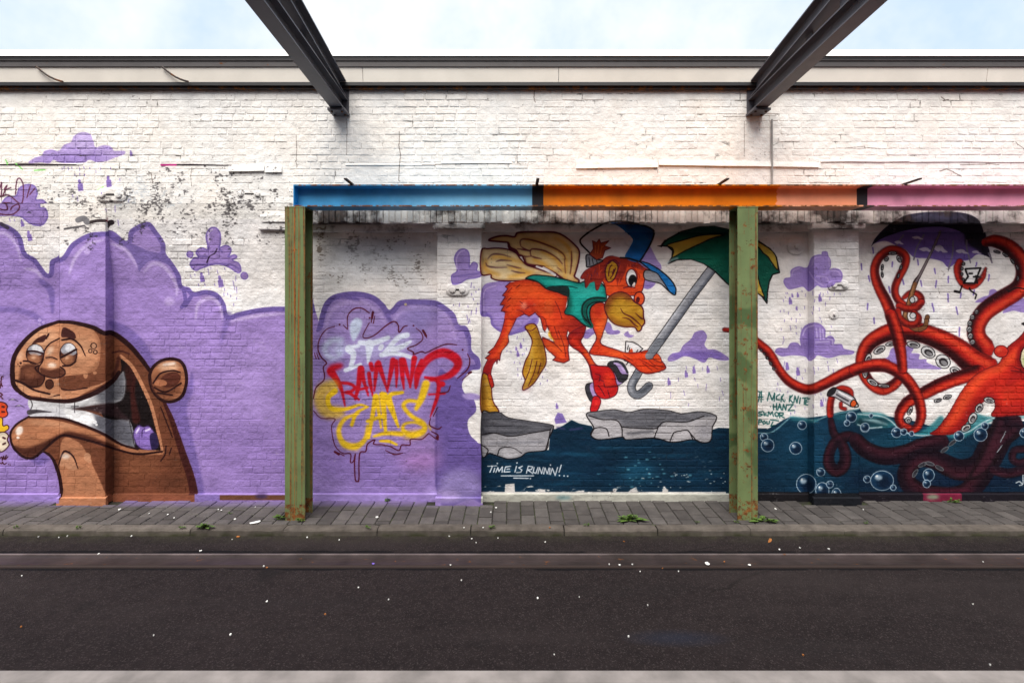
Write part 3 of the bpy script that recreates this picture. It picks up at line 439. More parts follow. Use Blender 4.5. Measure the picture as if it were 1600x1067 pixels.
# umbrella canopy
can_ = [1033,384, 1043,374, 1065,362, 1092,355, 1116,354, 1138,359, 1165,367, 1185,377, 1203,389, 1213,402, 1218,426, 1207,429, 1202,440, 1199,456, 1198,474, 1191,464, 1184,458, 1174,468, 1160,462, 1148,452, 1135,442, 1117,424, 1100,412, 1080,405, 1058,406, 1044,412, 1050,402, 1051,392, 1043,385]
Fl('p', can_, (16,86,70), 0, ol=BLK, ow=2.2, name='umb', sil='green_umbrella'); El('p', 1110, 396, 50, 20, (20,104,84), soft=8, clip='umb'); El('p', 1120, 362, 60, 10, (8,44,40), soft=4, clip='umb', alpha=.8)
YE2 = (202,168,66)
Fl('P', [148,286, 200,318, 216,360, 206,416, 330,350, 500,270, 620,215, 745,182, 640,176, 480,190, 300,240], YE2, ol=BLK, ow=1.8, clip='umb'); Fl('P', [1000,205, 1105,258, 1160,290, 1220,330, 1280,400, 1302,545, 1240,470, 1200,410, 1150,370, 1100,310, 1000,240], YE2, ol=BLK, ow=1.8, clip='umb'); Fl('P', [1090,590, 1110,680, 1165,838, 1095,790, 1040,800], YE2, 0, ol=BLK, ow=1.6, clip='umb')
St('P', [150,480, 200,440, 260,425], 2, (210,226,232), soft=1); Ms('P', ([50,296, 90,300], [90,280, 130,240]), [1, 3], BLK)
# pilaster-side small cloud right of shaft, drops
cl = [965,410, 1000,350, 1050,330]
Fl('p', [1044,560, 1050,553, 1062,550, 1068,540, 1080,530, 1086,520, 1098,517, 1104,526, 1100,538, 1106,546, 1118,547, 1134,556, 1138,562, 1124,562, 1108,558, 1100,566, 1086,560, 1070,556, 1056,562, 1046,564], (154,128,202), name='sc', rough=.1, ol=(140,114,194), ow=1.2); El('p', 1090, 556, 40, 8, (126,100,186), soft=2, clip='sc')
drops('p', [(1072,572,5), (1085,570,6), (1098,574,5), (1120,572,6), (1044,590,8), (1068,610,8), (1090,600,6), (1048,612,10), (1076,630,5), (1126,590,6), (1128,610,8), (1124,620,6), (1104,600,10), (1060,590,6), (1085,590,5)], 1.6)
for x, y in ((1106,575), (1084,576), (1072,582), (1045,594)): can('p', x, y, 5)
drops('M', [(250,400,12), (285,405,18), (345,270,26), (400,290,26), (430,380,18), (320,505,14), (368,510,20), (350,565,18), (350,620,18), (385,655,16), (560,700,18), (625,670,20), (610,570,14), (580,640,14), (395,430,18), (410,425,14)], 2)
for x, y, s in ((335,375,18), (378,345,24), (350,420,26)): can('M', x, y, s)
can('M', 712, 905, 24); Fl('M', [690,1040, 700,1010, 720,975, 765,985, 785,1030, 805,1067, 700,1080], (128,104,186), sm=0)
El('M', 430, 760, 40, 16, (226,170,176), soft=4, alpha=.6)
# rocks and sea
sea = [8,330, 60,350, 430,330, 440,200, 470,200, 520,178, 572,143, 620,165, 700,182, 720,240, 1080,240, 1450,205, 1490,192, 1570,196, 1790,196, 1790,592, 8,592]
def seafill(v, pts, name):
    Fl(v, pts, NAVY, 0, name=name, sil='sea')
seafill('G', sea, 'sea')
for i in range(60):
    x = rs.uniform(0, 1560); y = rs.uniform(230, 560); St('G', [x, y, x+rs.uniform(60, 160), y+rs.uniform(-12, 12), x+rs.uniform(180, 300), y+rs.uniform(-14, 14)], [1, rs.uniform(2, 5), 1], [(8,32,56), (18,66,96), (10,40,66), (24,76,104)][i % 4], soft=1.5, alpha=.6, clip='sea')
El('G', 980, 480, 120, 60, (36,104,136), soft=10, alpha=.5, clip='sea')
for i in range(26):
    x, y = rs.normal(985, 130), rs.normal(460, 60); El('G', x, y, rs.uniform(4, 14), rs.uniform(2, 6), (120,190,210), soft=.6, alpha=.7, clip='sea')
DGR, MGR = (78,78,86), (160,158,164)
Fl('G', [12,108, 60,96, 120,96, 180,130, 300,150, 400,165, 458,180, 450,215, 430,262, 412,330, 300,345, 250,375, 180,386, 120,370, 60,352, 12,362], MGR, ol=BLK, ow=1.6, name='rk', sil='left_rock'); Fl('G', [12,108, 60,96, 120,96, 180,130, 300,150, 400,165, 458,180, 440,205, 300,225, 180,245, 100,225, 12,236], DGR, soft=1, clip='rk')
Ms('G', ([12,236, 90,225, 190,245, 320,225, 440,205], [110,360, 130,320, 200,316, 260,350], [12,300, 50,330, 40,360], [440,200, 430,260, 410,330]), 1.6, BLK); Ms('G', ([60,150, 200,165, 400,190], [30,200, 200,205, 380,205], [60,290, 250,285, 400,280]), 3, (110,110,118), soft=1.5, clip='rk'); El('G', 190, 350, 60, 26, (186,184,190), soft=3, clip='rk')
Fl('G', [665,108, 740,90, 840,80, 930,96, 1030,76, 1180,86, 1260,106, 1370,92, 1476,120, 1452,190, 1442,270, 1390,285, 1330,266, 1200,282, 1090,256, 920,266, 890,250, 800,262, 730,264, 692,236, 710,190], (176,173,178), ol=BLK, ow=1.8, name='rk2', sil='right_rock')
Fl('G', [665,108, 740,90, 840,80, 930,96, 1030,76, 1180,86, 1260,106, 1370,92, 1476,120, 1380,130, 1290,160, 1160,155, 1110,195, 1000,200, 890,185, 860,145, 720,132], (112,112,120), soft=1, clip='rk2')
Ms('G', ([680,116, 760,140, 850,145, 885,190, 888,250], [888,188, 1000,195, 1100,195, 1150,155, 1290,155, 1400,118], [1090,250, 1110,195], [694,238, 705,205, 740,190, 790,200, 806,245], [1185,280, 1210,225, 1250,212, 1300,210, 1330,265], [1300,210, 1350,270]), 1.6, BLK); Ms('G', ([760,110, 900,125, 1100,110, 1300,130], [900,150, 1050,165, 1120,150], [920,230, 1080,215]), 3, (84,84,92), soft=1.5, clip='rk2'); El('G', 1400, 220, 40, 40, (140,138,146), soft=6, clip='rk2')
Ms('G', ([480,190, 530,200], [560,205, 640,195]), 2, (70,60,110), soft=1)
# TIME IS RUNNIN'!..
TX = (214,222,232)
for l in ([48,432, 105,430], [78,432, 62,470], [92,445, 85,470], [98,472, 112,440, 118,465, 140,435, 138,470], [192,432, 160,436, 150,468, 188,466], [168,450, 185,449], [228,432, 218,470], [265,432, 242,442, 262,455, 255,470, 228,472], [290,475, 302,432, 330,436, 322,452, 298,455, 330,478], [338,440, 332,470, 350,476, 362,440], [362,478, 372,440, 385,478, 396,440], [398,480, 406,442, 420,480, 432,442], [438,446, 432,482], [440,484, 452,445, 470,490, 485,440], [508,425, 494,470], [132,492, 335,492], [210,506, 302,508]): St('G', l, 1.7, TX, sm=0)
for x, y in ((108,414), (231,411), (440,425), (496,490), (525,492), (548,494), (315,510)): El('G', x, y, 5, 5, TX)
def wornedge(x0, x1, y, h, seed, col=(206,202,200)):
    """flaked paint along the foot of a panel"""
    X0, X1, Y0, Y1 = int((x0-MX0)*SC), int((x1-MX0)*SC), int((y-h-MY0)*SC), int((y-MY0)*SC)
    n = vnoise(Y1-Y0, X1-X0, (26, 12), seed, 4); t = np.linspace(0, 1, Y1-Y0)[:, None]
    lo = vnoise(1, X1-X0, 110, seed+5, 3)
    m = np.clip((n+(t-1)*.75*1.15+(lo-.5)*.5-.45+.28*(t > .9))*14, 0, 1)
    s = CV[Y0:Y1, X0:X1]; s += (np.array(col, np.float32)/255.-s)*m[:, :, None]
wornedge(752, 1140, 771, 30, 31); wornedge(1140, 1275, 771, 34, 32); Fl('G', [158,545, 215,540, 218,592, 155,592], (206,202,200), 0)
for i in range(30):
    x, y = rs.uniform(1000, 1540), rs.normal(520, 30); El('G', x, y, rs.uniform(3, 10), rs.uniform(1.5, 4), (190,200,204), alpha=.8, clip='sea')

# ------------------------------------------------------------------ right bay: octopus
Fl('H', [-160,500, 63,500, 130,488, 190,455, 240,425, 290,402, 400,412, 520,398, 640,368, 770,348, 800,395, 960,400, 1100,420, 1300,480, 1500,470, 1800,440, 2500,400, 3300,420, 3300,936, -160,936], NAVY, 0, name='sea2', sil='sea')
El('p', 1260, 700, 60, 60, (20,70,98), soft=20, alpha=.5, clip='sea2'); El('p', 1420, 700, 80, 30, (24,84,108), soft=18, alpha=.6, clip='sea2'); El('p', 1480, 750, 160, 20, (8,26,50), soft=10, alpha=.8, clip='sea2')
for i in range(50):
    x, y = rs.uniform(1185, 1800), rs.uniform(670, 768); St('p', [x, y, x+rs.uniform(10, 50), y+rs.uniform(-2, 2)], [.6, 2, .6], [(8,30,54), (26,78,106)][i % 2], soft=1, alpha=.6, clip='sea2')
TL = (46,120,130)
Fl('J', [0,535, 60,530, 150,540, 230,600, 330,650, 420,600, 480,550, 520,600, 600,620, 660,540, 760,555, 900,545, 957,548, 1300,540, 1300,580, 900,560, 800,570, 700,620, 600,680, 480,665, 330,660, 220,610, 150,620, 0,600], TL, soft=1.5, alpha=.9)
El('J', 80, 585, 110, 24, (12,40,52), soft=4); Ms('J', ([30,570, 100,580, 170,600],), [2, 5, 2], (170,205,210), soft=1.5, alpha=.8); Ms('J', ([0,540, 130,552, 190,580, 240,625, 330,660, 480,662], [560,665, 640,640, 720,590, 800,560, 960,548, 1300,540], [0,600, 60,620, 140,615]), 1.8, (200,220,226), soft=.4)
Ms('H', ([63,515, 140,515, 200,485, 290,405], [290,405, 360,412, 460,430, 560,395, 765,350]), 1.8, (150,196,206), soft=.5, alpha=.8)
St('H', [300,415, 380,430, 470,430], 6, TL, soft=2, alpha=.7); El('H', 660, 400, 90, 26, TL, soft=5, alpha=.6, clip='sea2', rot=-.1)
# clouds on the pilaster
k1 = [118,520, 125,490, 165,480, 170,430, 220,405, 270,415, 295,400, 318,340, 360,320, 390,318, 395,298, 425,298, 432,322, 450,360, 448,405, 430,435, 470,418, 520,430, 535,475, 515,510, 470,520, 440,548, 390,550, 355,535, 320,565, 292,576, 255,545, 200,555, 150,562]
Fl('K', k1, (156,130,202), ol=(146,120,198), ow=2, name='k1', rough=.06, sil='pilaster_cloud'); El('K', 330, 470, 60, 80, (130,104,186), soft=8, clip='k1', alpha=.6); Ms('K', ([170,475, 185,430, 230,412], [320,390, 340,340, 385,328], [440,330, 445,400], [440,430, 500,435, 525,470], [300,440, 340,500, 400,540], [350,470, 420,480, 440,510]), 2, LPU, alpha=.8, clip='k1')
k2 = [55,1020, 75,995, 140,995, 165,960, 210,958, 240,985, 235,920, 255,850, 310,815, 370,818, 410,860, 412,920, 450,905, 478,930, 475,965, 530,968, 548,1000, 620,1018, 600,1035, 520,1040, 440,1060, 360,1040, 330,1067, 300,1080, 270,1050, 180,1040, 100,1048]
Fl('K', k2, (154,128,202), ol=(144,118,196), ow=2, name='k2', rough=.06, sil='pilaster_cloud'); El('K', 320, 960, 60, 100, (132,106,188), soft=8, clip='k2', alpha=.6); Ms('K', ([250,900, 275,850, 330,828], [375,845, 380,930], [350,850, 355,920], [395,860, 405,930], [345,950, 440,945], [430,925, 465,935, 470,970]), 1.8, (196,178,226), clip='k2', alpha=.8)
drops('K', [(130,590,12), (125,620,10), (110,640,18), (140,590,14), (245,575,10), (270,600,20), (325,580,30), (340,640,20), (330,690,30), (380,590,50), (400,600,18), (430,580,20), (450,620,24), (480,595,20), (415,660,24), (370,700,24), (265,690,20), (230,745,14), (205,780,24), (120,785,18), (115,715,18), (150,730,18), (160,830,36), (200,830,22), (205,880,14), (110,910,30), (110,945,20), (95,850,14), (320,730,18), (375,770,14), (385,795,14), (210,690,30), (170,775,14), (240,845,18), (90,720,14), (455,830,14), (450,870,20), (520,595,10)], 1.8)
for x, y, s in ((160,640,24), (175,605,14), (215,600,16), (375,620,24), (205,700,12)): can('K', x, y, s)
drops('H', [(250,20,60), (270,30,40), (335,80,40), (350,60,30), (390,75,18), (450,60,50), (480,60,20), (550,50,40), (585,75,34), (200,170,18), (195,205,18), (215,215,14), (270,225,16), (330,130,16), (370,130,16), (530,150,18), (505,290,40), (515,270,30), (445,320,24), (390,340,14), (320,365,16), (290,375,16), (460,240,14), (500,240,14), (535,280,16), (610,0,30), (545,20,14), (320,325,14), (420,190,12)], 1.8)
for x, y, s in ((265,45,24), (340,80,26), (505,300,22)): can('H', x, y, s)
# names
DG = (24,84,82)
for l in ([62,228, 78,232, 66,300], [88,228, 84,302], [60,268, 92,266], [128,292, 140,235, 162,290, 178,240], [190,245, 186,295], [232,248, 206,262, 205,285, 232,288], [248,262, 244,300], [265,248, 248,275, 272,300], [286,258, 280,302], [302,255, 282,282, 306,308], [312,305, 320,260, 334,308, 344,262], [358,272, 352,312], [372,275, 410,272], [390,275, 384,318], [425,278, 398,288, 394,320, 408,322], [398,302, 410,300], [170,318, 172,355], [192,312, 192,356], [170,336, 194,334], [200,358, 214,315, 226,356], [204,340, 224,338], [234,358, 240,318, 256,358, 262,320], [266,322, 308,318, 272,362, 316,360], [98,368, 70,370, 68,382, 95,388, 80,398, 62,396], [104,372, 106,395, 124,394], [106,384, 120,382], [132,400, 136,370, 150,390, 162,368, 170,400], [180,385, 190,372, 206,380, 204,398, 186,400, 180,385], [214,410, 214,376, 240,380, 236,392, 216,394, 246,412], [68,458, 70,425, 88,428, 86,440, 66,442], [95,440, 108,432, 116,448, 100,455, 95,440], [124,436, 126,455, 140,452, 142,434], [150,425, 205,432], [166,440, 152,470, 178,462]):
    l = [(128+(q-128)*.82 if i % 2 == 0 and l[1] < 270 and 120 < max(l[0::2]) < 276 and q > 120 else q) for i, q in enumerate(l)]
    St('H', l, 2, DG, sm=0, alpha=.95)
for x, y in ((98,268), (98,285), (150,334), (252,290), (195,410)): El('H', x, y, 4, 4, DG)
# umbrella behind
Fl('I', [112,295, 150,220, 240,130, 330,70, 420,30, 560,10, 700,5, 860,12, 960,40, 1020,90, 1060,200, 1090,310, 1122,430, 1090,385, 1000,360, 930,405, 830,425, 758,470, 700,420, 600,395, 470,385, 400,320, 330,290, 230,250, 140,270], (112,86,170), name='um', sil='dark_umbrella')
Fl('I', [112,295, 150,220, 240,130, 330,70, 420,30, 560,10, 700,5, 860,12, 960,40, 1020,90, 1060,200, 1090,310, 1122,430, 1060,360, 990,280, 910,200, 800,150, 680,130, 520,140, 370,170, 230,215, 140,268], (26,23,40), clip='um'); El('I', 660, 50, 260, 34, (92,92,124), soft=5, clip='um', alpha=.85); Fl('I', [890,90, 1000,110, 1060,220, 1110,420, 1000,330, 900,250], (28,24,40), clip='um', soft=2)
for l in ([300,330, 330,270, 380,200], [468,405, 490,310, 550,200], [755,490, 790,350, 795,250], [938,430, 910,320, 905,240], [1118,430, 1090,350]): St('I', l, 2.4, (120,112,128)); 
for x, y, rx, ry in ((345,265,40,18), (570,325,60,22), (690,320,60,36), (500,225,50,16), (870,340,55,22), (990,345,40,16)):
    Fl('I', [x-rx, y-ry*.4, x-rx*.3, y-ry, x+rx*.2, y-ry*.8, x+rx*.5, y-ry*.1, x+rx, y+ry*.6, x+rx*.4, y+ry*.7, x, y+ry*.3, x-rx*.4, y+ry*.5], (216,208,228), clip='um')
Ms('I', ([590,55, 620,25], [860,40, 910,80], [470,60, 560,25]), 2.5, (90,92,116), soft=1, clip='um')
# purple clouds behind the arms
Fl('J', [105,228, 170,215, 190,170, 215,158, 245,180, 285,150, 320,165, 310,190, 355,195, 352,225, 395,225, 400,245, 480,280, 400,282, 330,280, 260,275, 180,240], (154,128,202), rough=.1); Fl('I', [980,760, 1040,715, 1090,700, 1100,660, 1140,650, 1180,680, 1230,690, 1290,640, 1387,730, 1500,720, 1640,760, 1600,840, 1387,845, 1300,830, 1210,850, 1220,800, 1100,760], (154,128,202), rough=.1)
drops('I', [(125,305,46), (30,440,50), (90,540,46), (290,425,40), (500,405,44), (640,480,40), (525,580,46), (655,580,56), (755,545,50), (375,570,40), (260,630,50), (85,770,50), (135,890,46), (620,770,66), (820,800,60), (750,690,66), (860,680,40), (850,970,70), (990,430,30), (1095,530,50), (970,660,40)], 4.4, (116,92,178))
OR, OD, OLi = (176,30,24), (38,7,13), (220,70,42)
def tent(v, pts, w, side=1, base=OR, dark=OD, lite=OLi, ol=(70,12,20), sil='octopus', la=.85):
    a = spl(P(v, pts), False); ww = wid(w, len(a))
    pol = spoly(a, ww); MASKS['tt'] = cover(pol)
    put(cover(spoly(a, ww+2.2)), ol, .9, .3); put(MASKS['tt'], base)
    d = np.gradient(a, axis=0); d /= np.maximum(np.hypot(d[:, 0], d[:, 1]), 1e-6)[:, None]; n = np.stack([-d[:, 1], d[:, 0]], 1)*side
    put(cover(spoly(a+n*(ww*.42)[:, None], ww*.56), 12), dark, .95, 3.2, 'tt'); put(cover(spoly(a-n*(ww*.2)[:, None], ww*.25), 12), lite, la, 2, 'tt'); put(cover(spoly(a-n*(ww*.46)[:, None], ww*.16), 12), tuple(.6*q for q in base), .8, 1, 'tt')
    SIL.setdefault(sil, []).append(np.vstack([a+n*(ww*.5)[:, None], (a-n*(ww*.5)[:, None])[::-1]]))
    return a, n, ww
def suck(v, lst, col=(206,206,208)):
    for x, y, rx, ry, r in lst:
        El(v, x, y, rx, ry, col, rot=r, ol=(24,20,24), ow=1.4); El(v, x+rx*.06, y+ry*.1, rx*.66, ry*.6, (38,33,37), rot=r); El(v, x+rx*.14, y+ry*.24, rx*.46, ry*.34, (128,126,130), rot=r)
# long arm to the left, behind post
tent('S', [-110,420, -40,430, 10,468, 50,505, 90,570, 130,610, 190,632, 250,610, 320,575, 390,550, 460,545], [5, 8, 12, 13, 12, 13, 14, 15, 17, 18, 19], 1)
suck('S', [(20,492,5,3,.9), (32,505,5,3,.9), (42,520,6,4,1), (55,540,6,4,1), (65,558,5,4,1)], (150,150,156))
# upper right arm behind (loop to the right edge)
tent('I', [1060,260, 1140,250, 1260,300, 1370,420, 1390,540, 1340,650, 1200,740, 1060,840, 990,960, 1000,1060, 1060,1140], [12, 18, 22, 25, 26, 27, 28, 27, 26, 28, 30], 1)
suck('I', [(1160,340,30,10,.3), (1230,365,26,12,.6), (1290,420,24,10,1), (1330,470,22,10,1.3), (1335,560,20,9,1.6), (990,840,16,18,.3), (955,885,18,20,.3), (935,935,18,22,0), (930,985,20,24,0), (940,1040,20,24,0), (955,1090,20,20,0)])
Ms('I', ([1255,672, 1320,640, 1387,648], [1240,655, 1262,665]), 2, BLK); St('I', [1130,730, 1140,760], 1.5, (110,20,24))
# small arm tip holding the little figure
tent('I', [850,425, 830,480, 850,570, 910,625, 980,615, 1040,550, 1066,475], [10, 10, 9, 9, 8, 7, 2], -1)
suck('I', [(880,440,12,14,.2), (868,480,11,14,.2), (868,525,10,13,0), (880,570,10,12,-.3)])
Fl('I', [900,480, 1024,474, 970,600, 885,598, 920,545], (232,230,232), 0); Ms('I', ([1024,474, 895,482, 920,545, 880,600, 975,602, 1024,474], [930,520, 955,520], [965,548, 1022,548], [985,540, 995,600]), 3, BLK, sm=0); Ms('I', ([870,620, 850,675, 810,668], [930,640, 935,660, 990,695, 980,730]), 2.4, BLK, sm=0); St('I', [808,668, 850,676], 4, BLK)
# big arm arch
tent('J', [740,280, 660,240, 560,160, 430,95, 300,60, 180,70, 70,130, 28,210, 30,290, 70,360, 140,400, 210,370, 250,320], [40, 38, 33, 29, 28, 25, 21, 19, 16, 15, 16, 15, 12], -1)
suck('J', [(320,142,38,18,.2), (405,185,42,30,.5), (490,238,44,38,.6), (560,292,32,20,.4), (200,135,40,12,-.2), (125,172,36,18,-.5), (60,222,16,30,.4), (42,298,16,36,0), (85,358,34,16,.5), (150,378,34,10,.1)])
# arm looping down
tent('J', [690,300, 590,330, 480,370, 380,420, 290,470, 240,540, 250,600, 310,625], [22, 20, 20, 18, 17, 14, 11, 9], 1)
suck('J', [(515,442,24,12,-.3), (460,462,22,10,-.3), (300,520,12,26,.4), (290,575,18,18,0)])
tent('J', [-20,285, 40,268, 120,258, 200,280, 280,340, 340,430, 365,530, 350,600, 310,640], [16, 16, 17, 17, 16, 15, 14, 12, 9], 1)
# umbrella arm
tent('I', [360,1100, 310,960, 250,780, 170,620, 140,500, 170,400, 250,330, 340,330, 400,380, 390,460, 340,560, 310,650, 330,730, 400,790, 480,790, 530,740, 500,690, 440,680, 385,720], [17, 18, 16, 14, 12, 12, 12, 12, 11, 11, 10, 10, 10, 10, 9, 9, 8, 7, 5], 1)
suck('I', [(290,350,34,14,0), (345,400,16,30,-.5), (240,400,16,20,.6), (205,470,10,26,.1), (205,530,9,24,-.1), (360,470,10,20,.3), (340,540,9,20,.3)], (180,180,184))
St('I', [690,170, 600,370, 520,530, 480,600, 425,770, 395,880, 440,960, 500,985, 560,960, 578,880], [3.5, 4, 5, 8, 8, 8, 8, 8, 8, 8], (40,22,22)); St('I', [690,170, 600,370, 520,530, 485,590], 3, (112,100,104)); St('I', [478,605, 425,770, 395,880, 440,960, 500,985, 560,960, 578,880], 6, (120,78,48)); St('I', [470,620, 415,790, 390,880], 2, (168,120,80), soft=.6)
tent('I', [345,790, 400,810, 480,810, 530,760], 9.5, 1); tent('I', [335,830, 350,890, 410,940, 480,940, 510,890, 470,840], [8, 9, 9, 9, 8, 6], 1)
El('I', 455, 740, 22, 26, (206,206,208), ol=BLK, ow=1.2); El('I', 460, 870, 26, 26, (206,206,208), ol=BLK, ow=1.2)
tent('J', [190,-30, 215,40, 235,120, 250,200, 258,285], [17, 17, 17, 15, 13], 1)
# little arm with spray can
tent('H', [565,392, 565,320, 585,250, 640,210, 700,225, 715,270], [9, 9, 9, 9, 8, 5], 1); Fl('H', [560,262, 548,235, 580,205, 612,210, 735,275, 712,330, 690,322, 600,270], (176,174,180), ol=BLK, ow=1.6); Fl('H', [548,262, 548,235, 580,203, 606,206, 590,245], (34,32,36), ol=BLK, ow=1); St('H', [610,250, 690,295], 3, (70,68,74)); St('H', [625,232, 715,280], 2.5, (232,232,236)); El('H', 727, 312, 20, 26, (214,84,34), rot=.5, ol=BLK, ow=1.4); St('H', [740,290, 760,330, 735,340], 2, BLK); tent('H', [640,310, 640,340, 670,350], 4, 1)
# sunken arms
UW = dict(base=(44,18,30), dark=(22,10,22), lite=(66,28,40), ol=(16,10,22), la=.6)
tent('H', [570,430, 590,520, 640,580, 670,660, 660,740, 610,780, 560,740, 555,670, 590,590, 640,550, 720,545, 830,620, 960,690], [8, 11, 14, 16, 18, 18, 17, 15, 14, 14, 15, 15, 16], 1, **UW)
tent('J', [-10,690, 40,740, 140,780, 260,770, 380,720, 480,700], [22, 24, 26, 26, 24, 24], 1, **UW)
tent('J', [880,610, 780,700, 700,830, 580,860, 440,800, 340,800, 280,870, 300,950, 400,1000, 560,1010, 660,960, 760,800, 850,600], [40, 38, 34, 32, 28, 26, 26, 26, 28, 28, 30, 34, 40], 1, **UW)
tent('J', [957,860, 860,880, 780,860], 14, 1, **UW); tent('J', [960,740, 900,750, 890,800, 930,820, 1000,800], 10, 1, **UW)
for x, y, r in ((330,880,-1), (372,830,-.4), (415,825,.3), (470,850,.5), (500,745,-.6), (545,705,-.7)): El('J', x, y, 26, 10, (50,50,58), rot=r, ol=(110,116,120), ow=.9)
Fl('J', [320,1000, 400,1030, 640,1030, 660,985, 480,970], (84,18,40), soft=3, alpha=.7)
# head
hd = [1250,552, 1330,420, 1372,250, 1330,80, 1230,-30, 1110,-40, 1000,20, 930,100, 860,160, 810,250, 740,280, 660,330, 590,420, 520,540, 460,620, 420,655, 545,655, 600,620, 660,540, 720,470, 770,450, 790,500, 772,552, 900,548, 1000,545, 1150,552]
Fl('J', hd, (184,36,25), sh=((110,14,18),14,.6), name='oct', sil='octopus', ol=(90,14,20), ow=1.4)
for l, w in (([800,280, 700,340, 620,440, 560,550, 480,640], [10, 16, 18, 14, 6]), ([920,180, 860,240, 800,300], [10, 14, 8])): St('J', l, w, (236,84,44), soft=4, alpha=.75, clip='oct')
for l, w in (([780,440, 700,480, 640,560, 560,650], [8, 14, 14, 10]), ([850,380, 900,330, 957,320], [6, 10, 6]), ([880,270, 930,300, 960,330], 8), ([830,520, 900,480, 957,500], [4, 10, 10]), ([820,200, 840,150, 930,110], [8, 5, 2])): St('J', l, w, (140,20,24), soft=4, alpha=.7, clip='oct')
El('J', 860, 440, 34, 50, (222,66,36), soft=8, alpha=.6, clip='oct'); El('J', 930, 420, 30, 60, (214,50,32), soft=8, alpha=.6, clip='oct')
El('J', 825, 180, 40, 34, (196,44,32), ol=(90,14,20), ow=1.4); El('J', 812, 172, 14, 10, (234,100,70), soft=2)
El('J', 970, 220, 58, 90, (130,18,22), soft=2); El('J', 985, 210, 50, 76, (220,214,180), ol=(60,10,16), ow=2.2, rot=.2, name='oeye'); El('J', 990, 235, 40, 40, (150,168,96), clip='oeye', soft=2); El('J', 1005, 235, 12, 30, BLK); Ms('J', ([880,290, 950,300, 1010,320], [900,270, 940,290]), 1.6, (84,14,18))
El('J', 1170, 200, 50, 80, (220,214,180), ol=(60,10,16), ow=2.2); El('J', 1170, 230, 16, 34, BLK); Fl('J', [940,20, 1010,5, 1060,20, 1000,44], BLK)
suck('J', [(755,460,30,16,.2), (698,505,20,28,.6), (660,565,22,34,.5), (622,620,30,18,-.5)])
def bub(v, x, y, r, ry=None):
    ry = ry or r; El(v, x, y, r, ry, (16,52,84), ol=(168,188,204), ow=1.1, name='bub'); El(v, x+r*.2, y+ry*.2, r*.7, ry*.7, (8,26,48), soft=r*.06, clip='bub'); El(v, x-r*.3, y-ry*.3, r*.34, ry*.28, (190,210,226), soft=1, alpha=.8, clip='bub'); El(v, x-r*.45, y-ry*.45, r*.12, ry*.12, (240,246,250), clip='bub')
for a in (('H',105,545,26), ('H',130,602,44), ('H',325,622,42), ('H',370,462,30), ('H',712,406,36), ('H',682,448,20), ('H',398,870,68), ('H',498,788,28), ('H',510,918,46,58), ('H',562,872,24), ('H',608,945,32,46), ('H',806,482,30), ('H',848,396,14), ('J',42,615,24), ('J',222,646,28), ('J',264,642,18), ('J',308,652,14), ('J',582,666,28), ('J',706,658,38), ('J',730,608,20), ('J',140,922,66,56), ('J',54,914,20), ('J',204,962,16), ('J',408,890,32,36), ('J',396,940,22), ('J',958,648,26), ('J',1100,700,30), ('J',1180,820,50)): bub(*a)
Ms('J', ([820,700, 850,640], [800,760, 830,720]), 1.4, (140,150,156)); Ms('J', ([910,935, 930,928, 945,940], [950,890, 950,940, 930,950]), 1.6, (190,200,206))
# foot band: purple, bare, black
def band(x0, x1, y0, y1, col, rough=.25): Fl('p', [x0, y0, x1, y0, x1, y1, x0, y1], col, 0, rough=rough)
band(-300, 95, 771, 785, (150,124,198)); band(168, 306, 772, 785, (136,80,58)); band(306, 345, 771, 785, (140,116,190)); band(345, 448, 772, 780, (108,70,50), .5); band(448, 690, 771, 785, (156,132,202)); band(752, 1138, 770, 785, (176,176,166), .3); band(1138, 1265, 768, 785, (26,24,28)); band(1262, 1345, 770, 795, (24,26,32)); band(1342, 1900, 768, 785, (26,22,30))
band(1440, 1500, 770, 785, (112,30,56), .6); El('p', 1455, 775, 10, 4, (120,130,110), soft=2); El('p', 410, 774, 10, 4, (66,50,84), soft=2); El('p', 880, 776, 12, 3, (80,130,140), soft=2, alpha=.6)
# worn, gritty finish over everything: pin holes, thin spots
g1 = vnoise(MH, MW, (7, 4), 51, 2); g2 = vnoise(MH, MW, 60, 52, 3)
hole = np.clip((g1*.7+g2*.45-.905)*18, 0, 1)*.5
CV += (np.array([64, 54, 54], np.float32)/255.-CV)*hole[:, :, None]
thin = np.clip((np.roll(g1, 301, 0)*.65+np.roll(g2, 501, 1)*.5-.86)*12, 0, 1)*.25
CV += (np.array([214, 208, 206], np.float32)/255.-CV)*thin[:, :, None]
CV *= (.955+.09*vnoise(MH, MW, 26, 53, 3))[:, :, None]
for c_ in range(3):                                     # a breath of overspray round every edge, uneven coverage
    CV[:, :, c_] += (blur(CV[:, :, c_], 2.6*SC)-CV[:, :, c_])*.12
lowp = np.clip((np.arange(MH)/SC+MY0-330)/30, 0, 1)[:, None]
CV *= (1+(vnoise(MH, MW, (70, 30), 61, 4)-.5)*.24*lowp)[:, :, None]
pm = np.clip((CV[:, :, 2]-CV[:, :, 1])*4, 0, 1)*np.clip((CV[:, :, 0]-CV[:, :, 1])*8, 0, 1)*np.clip((CV[:, :, 2]-CV[:, :, 0])*8, 0, 1)
CV += ((CV.mean(2, keepdims=True)*.97-CV)*.16-.02)*pm[:, :, None]
np.clip(CV, 0, 1, CV)
